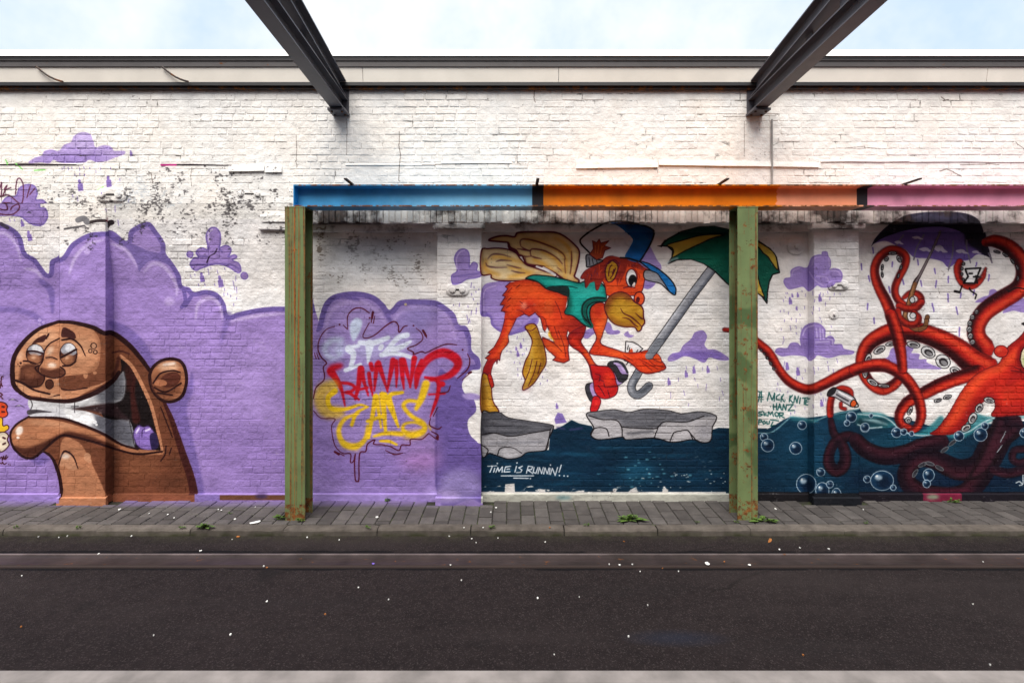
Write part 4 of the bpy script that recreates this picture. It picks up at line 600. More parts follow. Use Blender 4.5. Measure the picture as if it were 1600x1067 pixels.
# ------------------------------------------------------------------ helpers
COL = sc.collection
def link(o, parent=None):
    COL.objects.link(o)
    if parent: o.parent = parent
    return o
def tag(o, label=None, cat=None, group=None, kind=None):
    if label: o['label'] = label
    if cat: o['category'] = cat
    if group: o['group'] = group
    if kind: o['kind'] = kind
    return o
def empty(name, loc=(0, 0, 0)):
    o = bpy.data.objects.new(name, None); o.location = loc; o.empty_display_size = .2
    return link(o)
class MB:
    """collects verts/faces (+ optional uv) and builds ONE mesh object"""
    def __init__(s): s.v, s.f, s.uv = [], [], []
    def poly(s, pts, uvs=None):
        b = len(s.v); s.v += [tuple(p) for p in pts]; s.f.append(tuple(range(b, b+len(pts))))
        s.uv += list(uvs) if uvs else [(0, 0)]*len(pts)
    def box(s, x0, x1, y0, y1, z0, z1, M=None):
        c = [Vector((x, y, z)) for z in (z0, z1) for y in (y0, y1) for x in (x0, x1)]
        if M: c = [M @ q for q in c]
        for f in ((0, 2, 3, 1), (4, 5, 7, 6), (0, 1, 5, 4), (2, 6, 7, 3), (0, 4, 6, 2), (1, 3, 7, 5)): s.poly([c[i] for i in f])
    def prism(s, prof, a, b, ax='x'):
        """closed profile extruded along an axis; profile in the two other axes, counter-clockwise"""
        def p(q, t): return (t, q[0], q[1]) if ax == 'x' else ((q[0], t, q[1]) if ax == 'y' else (q[0], q[1], t))
        n = len(prof)
        for i in range(n): s.poly([p(prof[i], a), p(prof[(i+1) % n], a), p(prof[(i+1) % n], b), p(prof[i], b)])
        s.poly([p(q, a) for q in reversed(prof)]); s.poly([p(q, b) for q in prof])
    def tube(s, pts, r, n=8, caps=True):
        pts = [Vector(p) for p in pts]; rings = []
        for i, p in enumerate(pts):
            d = (pts[min(i+1, len(pts)-1)]-pts[max(i-1, 0)]).normalized(); u = d.orthogonal().normalized(); v = d.cross(u)
            rr = r[i] if isinstance(r, (list, tuple)) else r
            rings.append([p+(u*math.cos(2*math.pi*k/n)+v*math.sin(2*math.pi*k/n))*rr for k in range(n)])
        for a, b in zip(rings, rings[1:]):
            for k in range(n): s.poly([a[k], a[(k+1) % n], b[(k+1) % n], b[k]])
        if caps: s.poly(rings[0][::-1]); s.poly(rings[-1])
    def mesh(s, name, mat, merge=False, smooth=False):
        me = bpy.data.meshes.new(name); me.from_pydata([tuple(v) for v in s.v], [], s.f)
        ul = me.uv_layers.new(name='UVMap'); ul.data.foreach_set('uv', np.array(s.uv, np.float32).ravel())
        if merge:
            bm = bmesh.new(); bm.from_mesh(me); bmesh.ops.remove_doubles(bm, verts=bm.verts, dist=1e-5); bmesh.ops.recalc_face_normals(bm, faces=bm.faces); bm.to_mesh(me); bm.free()
        if smooth: me.polygons.foreach_set('use_smooth', [True]*len(me.polygons))
        me.materials.append(mat); me.update(); return me
    def build(s, name, mat, parent=None, merge=False, smooth=False, bevel=0):
        o = bpy.data.objects.new(name, s.mesh(name, mat, merge or bevel > 0, smooth)); link(o, parent)
        if bevel:
            m = o.modifiers.new('bevel', 'BEVEL'); m.width = bevel; m.segments = 2; m.limit_method = 'ANGLE'
        return o
def wx(px, y): return (px-CX)*y/FPX
def wz(py, y): return ZC-(py-HY)*y/FPX
def puv(x, z, y):
    """paint coordinates of a wall point: each wall plane carries its own paint scale"""
    k = FPX/y
    return ((CX+x*k-MX0)/(MX1-MX0), 1-(HY-(z-ZC)*k-MY0)/(MY1-MY0))
def hashn(x, z, s=1.0, seed=0):
    v = Vector((x*s, z*s, seed*7.3))
    from mathutils import noise
    return noise.noise(v)

# ------------------------------------------------------------------ materials
def lin(c): return tuple(((v/255)/12.92 if v/255 <= .04045 else ((v/255+.055)/1.055)**2.4) for v in c)+(1,)
def mat(name):
    m = bpy.data.materials.new(name); m.use_nodes = True; t = m.node_tree
    return m, t, t.nodes['Principled BSDF']
def node(t, typ, **k):
    n = t.nodes.new(typ)
    for a, b in k.items():
        if a in n.inputs: n.inputs[a].default_value = b
        else: setattr(n, a, b)
    return n
def noise_n(t, scale, detail=4, rough=.55, vec=None, stretch=None):
    n = node(t, 'ShaderNodeTexNoise', Scale=scale, Detail=detail, Roughness=rough)
    if vec is None:
        g = node(t, 'ShaderNodeNewGeometry'); vec = g.outputs['Position']
    if stretch:
        mp = node(t, 'ShaderNodeMapping'); mp.inputs['Scale'].default_value = stretch; t.links.new(vec, mp.inputs['Vector']); vec = mp.outputs['Vector']
    t.links.new(vec, n.inputs['Vector']); return n
def ramp_n(t, src, stops):
    r = node(t, 'ShaderNodeValToRGB'); e = r.color_ramp.elements
    while len(e) < len(stops): e.new(.5)
    for el, (p, c) in zip(e, stops): el.position = p; el.color = c if len(c) == 4 else (*c, 1)
    t.links.new(src, r.inputs['Fac']); return r
def mixc(t, fac, a, b, blend='MIX'):
    m = node(t, 'ShaderNodeMixRGB', blend_type=blend)
    for s, q in (('Fac', fac), ('Color1', a), ('Color2', b)):
        if hasattr(q, 'type') and hasattr(q, 'links'): t.links.new(q, m.inputs[s])
        else: m.inputs[s].default_value = q
    return m.outputs['Color']
def bump(t, b, src, strength=.3, dist=.01, prev=None):
    n = node(t, 'ShaderNodeBump', Strength=strength, Distance=dist); t.links.new(src, n.inputs['Height'])
    if prev is not None: t.links.new(prev.outputs['Normal'], n.inputs['Normal'])
    t.links.new(n.outputs['Normal'], b.inputs['Normal']); return n
W4 = lambda v: (v, v, v, 1)
def painted_img():
    img = bpy.data.images.new('wall_paint', MW, MH, alpha=False, float_buffer=False)
    px = np.ones((MH, MW, 4), np.float32); px[:, :, :3] = CV[::-1]
    img.pixels.foreach_set(px.ravel()); img.update(); img.pack(); return img
PAINT = painted_img()
def wallmat(name, dirt):
    m, t, b = mat(name)
    uv = node(t, 'ShaderNodeUVMap', uv_map='UVMap'); im = node(t, 'ShaderNodeTexImage', image=PAINT, extension='EXTEND'); t.links.new(uv.outputs['UV'], im.inputs['Vector'])
    c = im.outputs['Color']
    v = noise_n(t, 9, 4); c = mixc(t, 1, c, ramp_n(t, v.outputs['Fac'], [(.3, W4(.90)), (.7, W4(1.0))]).outputs['Color'], 'MULTIPLY')
    if dirt:
        d = noise_n(t, 3.4, 6, .7); k = ramp_n(t, d.outputs['Fac'], [(.54, W4(0.0)), (.66, W4(.9))])
        g = node(t, 'ShaderNodeNewGeometry'); s = node(t, 'ShaderNodeSeparateXYZ'); t.links.new(g.outputs['Position'], s.inputs[0])      # the mural coat has filled the joints below
        up = node(t, 'ShaderNodeMapRange'); up.inputs['From Min'].default_value = 2.9; up.inputs['From Max'].default_value = 3.5; up.inputs['To Min'].default_value = .15; up.inputs['To Max'].default_value = 1; t.links.new(s.outputs['Z'], up.inputs['Value'])
        c = mixc(t, mixc(t, 1, k.outputs['Color'], up.outputs[0], 'MULTIPLY'), c, (.045, .034, .030, 1))
    t.links.new(c, b.inputs['Base Color']); b.inputs['Roughness'].default_value = .75; b.inputs['Specular IOR Level'].default_value = .12
    n1 = noise_n(t, 55, 5, .6); n2 = noise_n(t, 14, 3); b1 = bump(t, b, n2.outputs['Fac'], .8, .016); bump(t, b, n1.outputs['Fac'], .5, .007, b1)
    return m
M_PAINT = wallmat('painted_brick', False); M_JOINT = wallmat('painted_joint', True)
def simple(name, col, rough=.7, var=.15, scale=8, metal=0, bmp=.2, bscale=60, bd=.003, spec=.5):
    m, t, b = mat(name); c = lin(col)
    n = noise_n(t, scale, 5); lo = tuple(q*(1-var) for q in c[:3]); hi = tuple(min(1, q*(1+var)) for q in c[:3])
    t.links.new(ramp_n(t, n.outputs['Fac'], [(.3, lo), (.7, hi)]).outputs['Color'], b.inputs['Base Color'])
    b.inputs['Roughness'].default_value = rough; b.inputs['Metallic'].default_value = metal; b.inputs['Specular IOR Level'].default_value = spec
    if bmp: bump(t, b, noise_n(t, bscale, 4).outputs['Fac'], bmp, bd)
    return m
def asphalt():
    m, t, b = mat('asphalt'); big = noise_n(t, .9, 5, .6); mid = noise_n(t, 14, 4); vo = node(t, 'ShaderNodeTexVoronoi', Scale=125); g = node(t, 'ShaderNodeNewGeometry'); t.links.new(g.outputs['Position'], vo.inputs['Vector'])
    c = ramp_n(t, big.outputs['Fac'], [(.3, (.0165, .0125, .0132)), (.7, (.026, .0195, .0202))]).outputs['Color']
    c = mixc(t, .5, c, ramp_n(t, mid.outputs['Fac'], [(.3, (.0125, .0095, .0102)), (.75, (.030, .0225, .023))]).outputs['Color'])
    sp = ramp_n(t, vo.outputs['Color'], [(.70, W4(0)), (.97, W4(.62))]).outputs['Color']
    c = mixc(t, sp, c, (.10, .082, .08, 1))
    st = noise_n(t, 1.5, 3, .5, stretch=(.35, 2.2, 1)); c = mixc(t, ramp_n(t, st.outputs['Fac'], [(.55, W4(0)), (.75, W4(.35))]).outputs['Color'], c, (.022, .019, .02, 1))
    vc = node(t, 'ShaderNodeTexVoronoi', Scale=.55, feature='DISTANCE_TO_EDGE'); wv = mixc(t, .12, g.outputs['Position'], noise_n(t, 3, 5, .6).outputs['Color'], 'ADD'); t.links.new(wv, vc.inputs['Vector'])
    ck = mixc(t, 1, ramp_n(t, vc.outputs['Distance'], [(.0, W4(.8)), (.006, W4(0))]).outputs['Color'], ramp_n(t, noise_n(t, .7, 2).outputs['Fac'], [(.5, W4(0)), (.6, W4(1))]).outputs['Color'], 'MULTIPLY')
    c = mixc(t, ck, c, (.008, .007, .007, 1))
    tr = noise_n(t, 1, 4, .6, stretch=(.25, 1.3, 1)); c = mixc(t, ramp_n(t, tr.outputs['Fac'], [(.50, W4(0)), (.72, W4(.5))]).outputs['Color'], c, (.042, .033, .033, 1))
    oil = noise_n(t, 1.9, 3, .5); c = mixc(t, ramp_n(t, oil.outputs['Fac'], [(.66, W4(0)), (.72, W4(.6))]).outputs['Color'], c, (.011, .010, .011, 1))
    se = node(t, 'ShaderNodeSeparateXYZ'); t.links.new(g.outputs['Position'], se.inputs[0]); ky = node(t, 'ShaderNodeMapRange'); ky.inputs['From Min'].default_value = 5.05; ky.inputs['From Max'].default_value = 5.24; t.links.new(se.outputs['Y'], ky.inputs['Value'])
    c = mixc(t, mixc(t, 1, ky.outputs[0], ramp_n(t, noise_n(t, 6, 5).outputs['Fac'], [(.4, W4(.1)), (.65, W4(.8))]).outputs['Color'], 'MULTIPLY'), c, (.045, .042, .028, 1))
    for lo, hi in ((4.95, 4.865), (4.525, 4.585)):       # tar seams along the rail
        ry = node(t, 'ShaderNodeMapRange'); ry.inputs['From Min'].default_value = lo; ry.inputs['From Max'].default_value = hi; t.links.new(se.outputs['Y'], ry.inputs['Value'])
        gate = node(t, 'ShaderNodeMath', operation='GREATER_THAN' if lo > 4.7 else 'LESS_THAN'); gate.inputs[1].default_value = 4.72; t.links.new(se.outputs['Y'], gate.inputs[0]); rg = node(t, 'ShaderNodeMath', operation='MULTIPLY'); t.links.new(ry.outputs[0], rg.inputs[0]); t.links.new(gate.outputs[0], rg.inputs[1])
        sn = ramp_n(t, noise_n(t, 1.3, 6, .65).outputs['Fac'], [(.35, W4(0)), (.6, W4(1))]); ad2 = node(t, 'ShaderNodeMath', operation='MULTIPLY'); t.links.new(rg.outputs[0], ad2.inputs[0]); t.links.new(sn.outputs['Color'], ad2.inputs[1])
        c = mixc(t, ramp_n(t, ad2.outputs[0], [(.15, W4(0)), (.35, W4(.9))]).outputs['Color'], c, (.006, .0055, .007, 1))
    # a spill of blue spray paint on the road
    sx = node(t, 'ShaderNodeVectorMath', operation='SUBTRACT'); sx.inputs[1].default_value = (1.2, 3.6, 0); t.links.new(g.outputs['Position'], sx.inputs[0])
    mp = node(t, 'ShaderNodeMapping'); mp.inputs['Rotation'].default_value = (0, 0, -.25); mp.inputs['Scale'].default_value = (2.3, 9, 0); t.links.new(sx.outputs[0], mp.inputs['Vector'])
    ln = node(t, 'ShaderNodeVectorMath', operation='LENGTH'); t.links.new(mp.outputs['Vector'], ln.inputs[0])
    c = mixc(t, ramp_n(t, ln.outputs['Value'], [(.2, W4(.3)), (1, W4(0))]).outputs['Color'], c, (.02, .035, .07, 1))
    t.links.new(c, b.inputs['Base Color']); b.inputs['Roughness'].default_value = .95; b.inputs['Specular IOR Level'].default_value = .12
    bump(t, b, vo.outputs['Distance'], .9, .012); return m
M_ASPH = asphalt()
def paver_m():
    m, t, b = mat('paver_concrete'); oi = node(t, 'ShaderNodeObjectInfo'); n = noise_n(t, 7, 5); f = noise_n(t, 120, 3)
    c = ramp_n(t, oi.outputs['Random'], [(0, (.044, .038, .036)), (1, (.082, .073, .069))]).outputs['Color']
    c = mixc(t, 1, c, ramp_n(t, n.outputs['Fac'], [(.3, W4(.7)), (.7, W4(1.2))]).outputs['Color'], 'MULTIPLY'); c = mixc(t, .5, c, mixc(t, 1, c, ramp_n(t, f.outputs['Fac'], [(.3, W4(.6)), (.7, W4(1.4))]).outputs['Color'], 'MULTIPLY'))
    # overspray of purple paint along the wall foot on the left
    g = node(t, 'ShaderNodeNewGeometry'); s = node(t, 'ShaderNodeSeparateXYZ'); t.links.new(g.outputs['Position'], s.inputs[0])
    my = node(t, 'ShaderNodeMapRange'); my.inputs['From Min'].default_value = 5.78; my.inputs['From Max'].default_value = 6.0; t.links.new(s.outputs['Y'], my.inputs['Value'])
    mx = node(t, 'ShaderNodeMapRange'); mx.inputs['From Min'].default_value = -.2; mx.inputs['From Max'].default_value = -.8; t.links.new(s.outputs['X'], mx.inputs['Value'])
    mm_ = node(t, 'ShaderNodeMath', operation='MULTIPLY'); t.links.new(my.outputs[0], mm_.inputs[0]); t.links.new(mx.outputs[0], mm_.inputs[1])
    m3 = node(t, 'ShaderNodeMath', operation='MULTIPLY'); t.links.new(mm_.outputs[0], m3.inputs[0]); t.links.new(noise_n(t, 5, 4).outputs['Fac'], m3.inputs[1])
    c = mixc(t, m3.outputs[0], c, lin((132, 106, 176)))
    t.links.new(c, b.inputs['Base Color']); b.inputs['Roughness'].default_value = .85; bump(t, b, f.outputs['Fac'], .35, .003); return m
M_PAV = paver_m(); M_BED = simple('joint_sand', (30, 27, 22), .95, .3, 20)
def joint_m():
    m, t, b = mat('mossy_joint'); t.links.new(ramp_n(t, noise_n(t, 3.5, 5, .65).outputs['Fac'], [(.42, (.012, .010, .008)), (.52, (.018, .020, .008)), (.66, (.05, .07, .014))]).outputs['Color'], b.inputs['Base Color']); b.inputs['Roughness'].default_value = 1; return m
M_MOSS = joint_m(); M_KERB = simple('kerb_concrete', (92, 84, 77), .9, .28, 5, bmp=.4, bscale=90)
def kerb_m():
    m, t, b = mat('kerb_stone_concrete'); c = ramp_n(t, noise_n(t, 6, 6, .65).outputs['Fac'], [(.3, (.060, .051, .044)), (.7, (.130, .112, .098))]).outputs['Color']
    g = node(t, 'ShaderNodeNewGeometry'); s = node(t, 'ShaderNodeSeparateXYZ'); t.links.new(g.outputs['Position'], s.inputs[0]); mr = node(t, 'ShaderNodeMapRange'); mr.inputs['From Min'].default_value = -.045; mr.inputs['From Max'].default_value = -.10; t.links.new(s.outputs['Z'], mr.inputs['Value'])
    f = mixc(t, 1, mr.outputs[0], ramp_n(t, noise_n(t, 4, 5).outputs['Fac'], [(.42, W4(.15)), (.6, W4(1))]).outputs['Color'], 'MULTIPLY'); c = mixc(t, f, c, (.030, .034, .012, 1))
    oi = node(t, 'ShaderNodeObjectInfo'); c = mixc(t, 1, c, ramp_n(t, oi.outputs['Random'], [(0, W4(.82)), (1, W4(1.12))]).outputs['Color'], 'MULTIPLY')
    t.links.new(c, b.inputs['Base Color']); b.inputs['Roughness'].default_value = .95; b.inputs['Specular IOR Level'].default_value = .2; bump(t, b, noise_n(t, 70, 5).outputs['Fac'], .5, .006); return m
M_KERB = kerb_m()
M_STRIP = simple('pale_concrete', (134, 128, 125), .9, .3, 4, bmp=.4, bscale=70)
def rusty(name, col, amount=.5, streak=0, rough=.5, edge=None, var=.12, patch=None, grad=None, grime=0):
    """painted steel: paint, rust blooms, rust streaks running down"""
    m, t, b = mat(name); n = noise_n(t, 4, 5)
    c4 = lin(col); c = ramp_n(t, n.outputs['Fac'], [(.3, tuple(q*(1-var) for q in c4[:3])), (.7, tuple(min(1, q*(1+var)) for q in c4[:3]))]).outputs['Color']
    if patch:
        pn = noise_n(t, 1.6, 3); c = mixc(t, ramp_n(t, pn.outputs['Fac'], [(.52, W4(0)), (.56, W4(1))]).outputs['Color'], c, lin(patch))
    if grad:
        g = node(t, 'ShaderNodeNewGeometry'); s = node(t, 'ShaderNodeSeparateXYZ'); t.links.new(g.outputs['Position'], s.inputs[0]); ad = node(t, 'ShaderNodeMath', operation='ADD'); t.links.new(s.outputs['X'], ad.inputs[0])
        wob = node(t, 'ShaderNodeMapRange'); wob.inputs['To Min'].default_value = -grad[3]; wob.inputs['To Max'].default_value = grad[3]; t.links.new(noise_n(t, 9, 4).outputs['Fac'], wob.inputs['Value']); t.links.new(wob.outputs[0], ad.inputs[1])
        mr = node(t, 'ShaderNodeMapRange'); mr.inputs['From Min'].default_value = grad[0]; mr.inputs['From Max'].default_value = grad[1]; t.links.new(ad.outputs[0], mr.inputs['Value']); c = mixc(t, mr.outputs[0], c, lin(grad[2]))
    if grime:
        gn = noise_n(t, 1, 5, .6, stretch=(3.5, 3.5, 2.2)); c = mixc(t, ramp_n(t, gn.outputs['Fac'], [(.45, W4(0)), (.75, W4(grime))]).outputs['Color'], c, (.03, .024, .02, 1))
    rn = noise_n(t, 11, 6, .7); rcol = ramp_n(t, noise_n(t, 30, 4).outputs['Fac'], [(.3, (.045, .016, .008)), (.7, (.26, .095, .022))]).outputs['Color']
    lo = .74-amount*.25
    fac = ramp_n(t, rn.outputs['Fac'], [(lo, W4(0)), (lo+.07, W4(1))]).outputs['Color']
    if streak:
        sn = noise_n(t, 1, 3, .5, stretch=(34, 34, .55)); s2 = ramp_n(t, sn.outputs['Fac'], [(.70-streak*.12, W4(0)), (.80-streak*.1, W4(.9))]).outputs['Color']
        fac = mixc(t, 1, fac, s2, 'LIGHTEN')
    if edge:
        g = node(t, 'ShaderNodeNewGeometry'); s = node(t, 'ShaderNodeSeparateXYZ'); t.links.new(g.outputs['Position'], s.inputs[0])
        for axis, lim in edge:
            cmp_ = node(t, 'ShaderNodeMath', operation='LESS_THAN'); cmp_.inputs[1].default_value = lim; t.links.new(s.outputs[axis], cmp_.inputs[0])
            en = noise_n(t, 16, 5, .7); ef = ramp_n(t, en.outputs['Fac'], [(.44, W4(0)), (.54, W4(1))]).outputs['Color']
            fac = mixc(t, 1, fac, mixc(t, 1, ef, cmp_.outputs[0], 'MULTIPLY'), 'LIGHTEN')
    b.inputs['Specular IOR Level'].default_value = .25
    c = mixc(t, fac, c, rcol); t.links.new(c, b.inputs['Base Color'])
    rr = node(t, 'ShaderNodeMapRange'); rr.inputs['To Min'].default_value = rough; rr.inputs['To Max'].default_value = .9; t.links.new(fac, rr.inputs['Value']); t.links.new(rr.outputs[0], b.inputs['Roughness'])
    bump(t, b, rn.outputs['Fac'], .15, .004); return m
M_STEEL = rusty('dark_grey_steel', (80, 78, 84), .12, 0, .42); M_STEELR = rusty('rusty_dark_steel', (58, 48, 46), .9, 0, .6); M_GUT = rusty('grey_gutter_steel', (82, 78, 78), .35, 0, .5)
M_SOFF = simple('soffit_board', (228, 221, 210), .8, .06, 3, bmp=.1); M_FLASH = simple('white_flashing', (226, 224, 222), .55, .04, 3, bmp=.05)
M_POST = rusty('green_post_paint', (106, 122, 80), .6, 1.3, .5, [('Z', .16)], .10, grime=.3); M_POST2 = rusty('green_post_paint_worn', (108, 124, 82), .74, 1.2, .5, [('Z', .2)], .12, grime=.3, patch=(78, 98, 62))
M_BLACK = simple('black_steel', (30, 28, 30), .5, .2)
M_LITTER = simple('white_litter', (226, 226, 222), .8, .05, 20, bmp=0); M_LEAFB = simple('dry_leaf', (150, 92, 40), .85, .3, 30, bmp=0); M_PURL = simple('purple_chip', (118, 96, 186), .7, .1, 20, bmp=0)
def leafm():
    m, t, b = mat('weed_leaf'); oi = noise_n(t, 40, 3); t.links.new(ramp_n(t, oi.outputs['Fac'], [(.3, (.035, .075, .012)), (.7, (.11, .19, .03))]).outputs['Color'], b.inputs['Base Color']); b.inputs['Roughness'].default_value = .6; return m
M_LEAF = leafm()

# ------------------------------------------------------------------ ground, road, rail, kerb, pavement
ZR = -.10
g = MB(); g.poly([(-150, -150, -.16), (150, -150, -.16), (150, 150, -.16), (-150, 150, -.16)]); tag(g.build('ground', simple('far_ground', (86, 80, 76), .95)), kind='structure')
YK = 5.245                                       # kerb face
road = MB()
for y0, y1 in ((-14, 3.155), (3.27, 4.585), (4.865, YK+.02)):
    road.poly([(-16, y0, ZR), (16, y0, ZR), (16, y1, ZR), (-16, y1, ZR)])
tag(road.build('road', M_ASPH), kind='structure')
s_ = MB(); s_.prism([(3.157, ZR-.05), (3.268, ZR-.05), (3.268, ZR+.002), (3.262, ZR+.006), (3.163, ZR+.006), (3.157, ZR+.002)], -16, 16); tag(s_.build('road_edge_strip', M_STRIP), kind='structure')
rail = empty('sunken_rail', (0, 4.72, ZR)); tag(rail, 'long sunken steel rail with a shallow groove set into the asphalt', 'rail')
def rel(mb, o):
    l = o.location; mb.v = [(x-l[0], y-l[1], z-l[2]) for x, y, z in mb.v]; return mb
M_RAIL = rusty('worn_rail_steel', (50, 42, 42), .45, 0, .5, var=.4, grime=.5); M_RAILD = rusty('rusted_rail_lip', (44, 33, 30), .2, 0, .7)
M_RAILH = rusty('highlit_rail_head', (94, 85, 85), .35, 0, .45, var=.35, grime=.6)  # lighter steel colour paints the highlight along the rail's back edge
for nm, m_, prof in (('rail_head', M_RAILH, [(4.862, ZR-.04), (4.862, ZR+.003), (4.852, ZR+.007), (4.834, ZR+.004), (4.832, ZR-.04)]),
                     ('groove', M_RAIL, [(4.8315, ZR-.04), (4.8315, ZR-.004), (4.80, ZR-.014), (4.74, ZR-.020), (4.69, ZR-.016), (4.67, ZR-.012), (4.67, ZR-.04)]),
                     ('lip', M_RAILD, [(4.6695, ZR-.04), (4.6695, ZR-.014), (4.65, ZR-.005), (4.635, ZR-.014), (4.620, ZR-.006), (4.606, ZR-.002), (4.602, ZR-.012), (4.602, ZR-.04)])):
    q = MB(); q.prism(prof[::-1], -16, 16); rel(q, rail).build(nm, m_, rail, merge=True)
q = MB(); q.poly([(-16, 4.584, ZR-.03), (16, 4.584, ZR-.03), (16, 4.866, ZR-.03), (-16, 4.866, ZR-.03)]); rel(q, rail).build('bed', M_BED, rail)
PZ = lambda y: -.022*(6.0-y)/.63                 # pavement falls slightly to the kerb
kb = MB(); kb.prism([(YK+.01, ZR-.05), (YK+.12, ZR-.05), (YK+.12, -.06), (YK+.01, -.09)], -9, 9); kerb = tag(kb.build('kerb', M_BED), kind='structure')
for i in range(-8, 9):
    q = MB(); a, b_ = i*1.0+.055-.497+RND.uniform(-.01, .01), i*1.0+.055+.497; h = RND.uniform(-.004, .004); t0 = PZ(YK)+h
    nS = 14; prf = []
    for k in range(nS+1):
        e = .006 if k in (0, nS) else 0; j = lambda s: RND.uniform(-s, s); cx_ = .010 if RND.random() < .12 else 0
        prf.append([(a+(b_-a)*k/nS, y_, z_) for y_, z_ in ((YK+e+j(.001), ZR-.04), (YK+.006+e+j(.002)+cx_*.4, t0-.022-e+j(.003)-cx_), (YK+.022+j(.003)+cx_, t0-.004-e+j(.0015)-cx_*.3), (YK+.05, t0+.002-e), (YK+.112, t0+.003-e), (YK+.112, ZR-.04))])
    for p0, p1 in zip(prf, prf[1:]):
        for k in range(5): q.poly([p0[k], p1[k], p1[k+1], p0[k+1]])
    q.poly(prf[0][::1]); q.poly(prf[-1][::-1])
    q.build('kerb_stone', M_KERB, kerb, merge=True)
pv = MB(); pv.poly([(-9, YK+.11, PZ(YK+.11)-.012), (9, YK+.11, PZ(YK+.11)-.012), (9, 6.02, -.012), (-9, 6.02, -.012)]); pave = tag(pv.build('pavement', M_MOSS), kind='structure')
def paver_mesh(L, seed):
    r = random.Random(seed); q = MB(); a, b_ = .0755, L/2-.0085; j = lambda: r.uniform(-.0015, .0015)
    o = [(-a+j(), -b_+j()), (a+j(), -b_+j()), (a+j(), b_+j()), (-a+j(), b_+j())]; i_ = [(x*.93, y-math.copysign(.006, y)) for x, y in o]
    q.poly([(x, y, .002) for x, y in i_])
    for k in range(4):
        k2 = (k+1) % 4; q.poly([(*o[k], -.004), (*o[k2], -.004), (*i_[k2], .002), (*i_[k], .002)]); q.poly([(*o[k], -.05), (*o[k2], -.05), (*o[k2], -.004), (*o[k], -.004)])
    return q.mesh('paver', M_PAV, True)
PM = {}
PIL = [(-5.41, -4.858), (-.895, -.367), (3.611, 4.147)]
for c in range(-46, 47):
    x = c*.16+.02; y = YK+.115
    near = any(a-.09 < x < b_+.09 for a, b_ in PIL); yend = 5.86 if near else 5.985
    first = [.12, .24][c % 2] if c % 4 < 2 else [.18, .08][c % 2]
    L = first
    while y < yend-.03:
        L2 = min(L, yend-y)
        key = (round(L2, 2), RND.randrange(3))
        if key not in PM: PM[key] = paver_mesh(L2, len(PM))
        o = bpy.data.objects.new('paver', PM[key]); link(o, pave); yc = y+L2/2
        o.location = (x, yc, PZ(yc)+RND.uniform(-.003, .003)); o.rotation_euler = (.035+RND.uniform(-.008, .008), RND.uniform(-.01, .01), RND.uniform(-.008, .008))
        y += L2; L = .24

# ------------------------------------------------------------------ the wall
YP, YU, YC, YS = 6.0, 5.877, 5.835, 5.93          # recessed panels, pilasters + upper wall, corbel course, strip under the corbel
ZTOP, ZCB, ZCT, ZST = 5.06, 3.345, 3.585, 3.26     # wall top, corbel bottom/top, strip bottom
XC0 = -2.66                                        # the corbel is broken off left of here
wall = empty('painted_brick_wall', (0, 6.1, 0))
tag(wall, 'long old brick wall painted white and covered with a mural of clouds and cartoon figures', 'wall')
def Wp(mb): return rel(mb, wall)
SMOOTH = [(325, 335, 40, 45), (215, 430, 45, 90), (130, 560, 50, 220), (560, 380, 70, 40), (985, 240, 70, 60), (420, 430, 40, 60), (1150, 260, 60, 70), (30, 520, 60, 60)]
def prot(px, py):
    """how far a brick stands out of its joints: worn joints in some places, thick paint and render in others"""
    v = (.0034 if py < 335 else .0024)+.0046*hashn(px, py, 1/90., 1)+.0026*hashn(px, py, 1/28., 2)
    for cx, cy, rx, ry in SMOOTH:
        d = ((px-cx)/rx)**2+((py-cy)/ry)**2
        if d < 1.6: v *= max(.12, min(1, d-.6))
    return max(.0006, v)
BR = []      # every brick: plane y, 8 front points, paint scale
CP, BL, JT = .082, .250, .0068
def brick(mb, x0, x1, z0, z1, yp, ypf=None, mn=None):
    """one brick as a low block with knocked edges: 8-point face, splayed sides"""
    k = FPX/yp; cxp, cyp = CX+(x0+x1)/2*k, HY-((z0+z1)/2-ZC)*k
    p = prot(cxp, cyp) if mn is None else mn
    p *= RND.uniform(.75, 1.35); J = lambda s=.0036: RND.uniform(-s, s)
    tx, tz = J(.0012), J(.0012)
    xm, zm = (x0+x1)/2+J(.02), (z0+z1)/2+J(.01)
    o = [(x0+J(), z0+J()), (xm, z0+J(.0045)), (x1+J(), z0+J()), (x1+J(), zm), (x1+J(), z1+J()), (xm, z1+J(.0045)), (x0+J(), z1+J()), (x0+J(), zm)]
    ch = min(.0075, max(.003, p*1.1))
    cx_, cz_ = (x0+x1)/2, (z0+z1)/2
    def ins(q, d): return (q[0]-math.copysign(min(d, abs(q[0]-cx_)), q[0]-cx_) if abs(q[0]-xm) > 1e-6 else q[0], q[1]-math.copysign(min(d, abs(q[1]-cz_)), q[1]-cz_) if abs(q[1]-zm) > 1e-6 else q[1])
    i_ = [ins(q, ch+RND.uniform(0, .002)) for q in o]
    def base(z): return yp if ypf is None else ypf(z)
    def fy(q): return base(q[1])-p-tx*(q[0]-cx_)/(x1-x0)*2-tz*(q[1]-cz_)/(z1-z0)*2
    O = [(q[0], base(q[1])+.004, q[1]) for q in o]; I_ = [(q[0], fy(q), q[1]) for q in i_]
    U = lambda P_: [puv(v[0], v[2], yp) for v in P_]
    mb.poly(I_, U(I_))
    for a in range(8):
        b_ = (a+1) % 8; P_ = [O[a], O[b_], I_[b_], I_[a]]; mb.poly(P_, U(P_))
    BR.append((x0+ch, x1-ch, z0+ch, z1-ch, fy, yp))
SINGLE = []
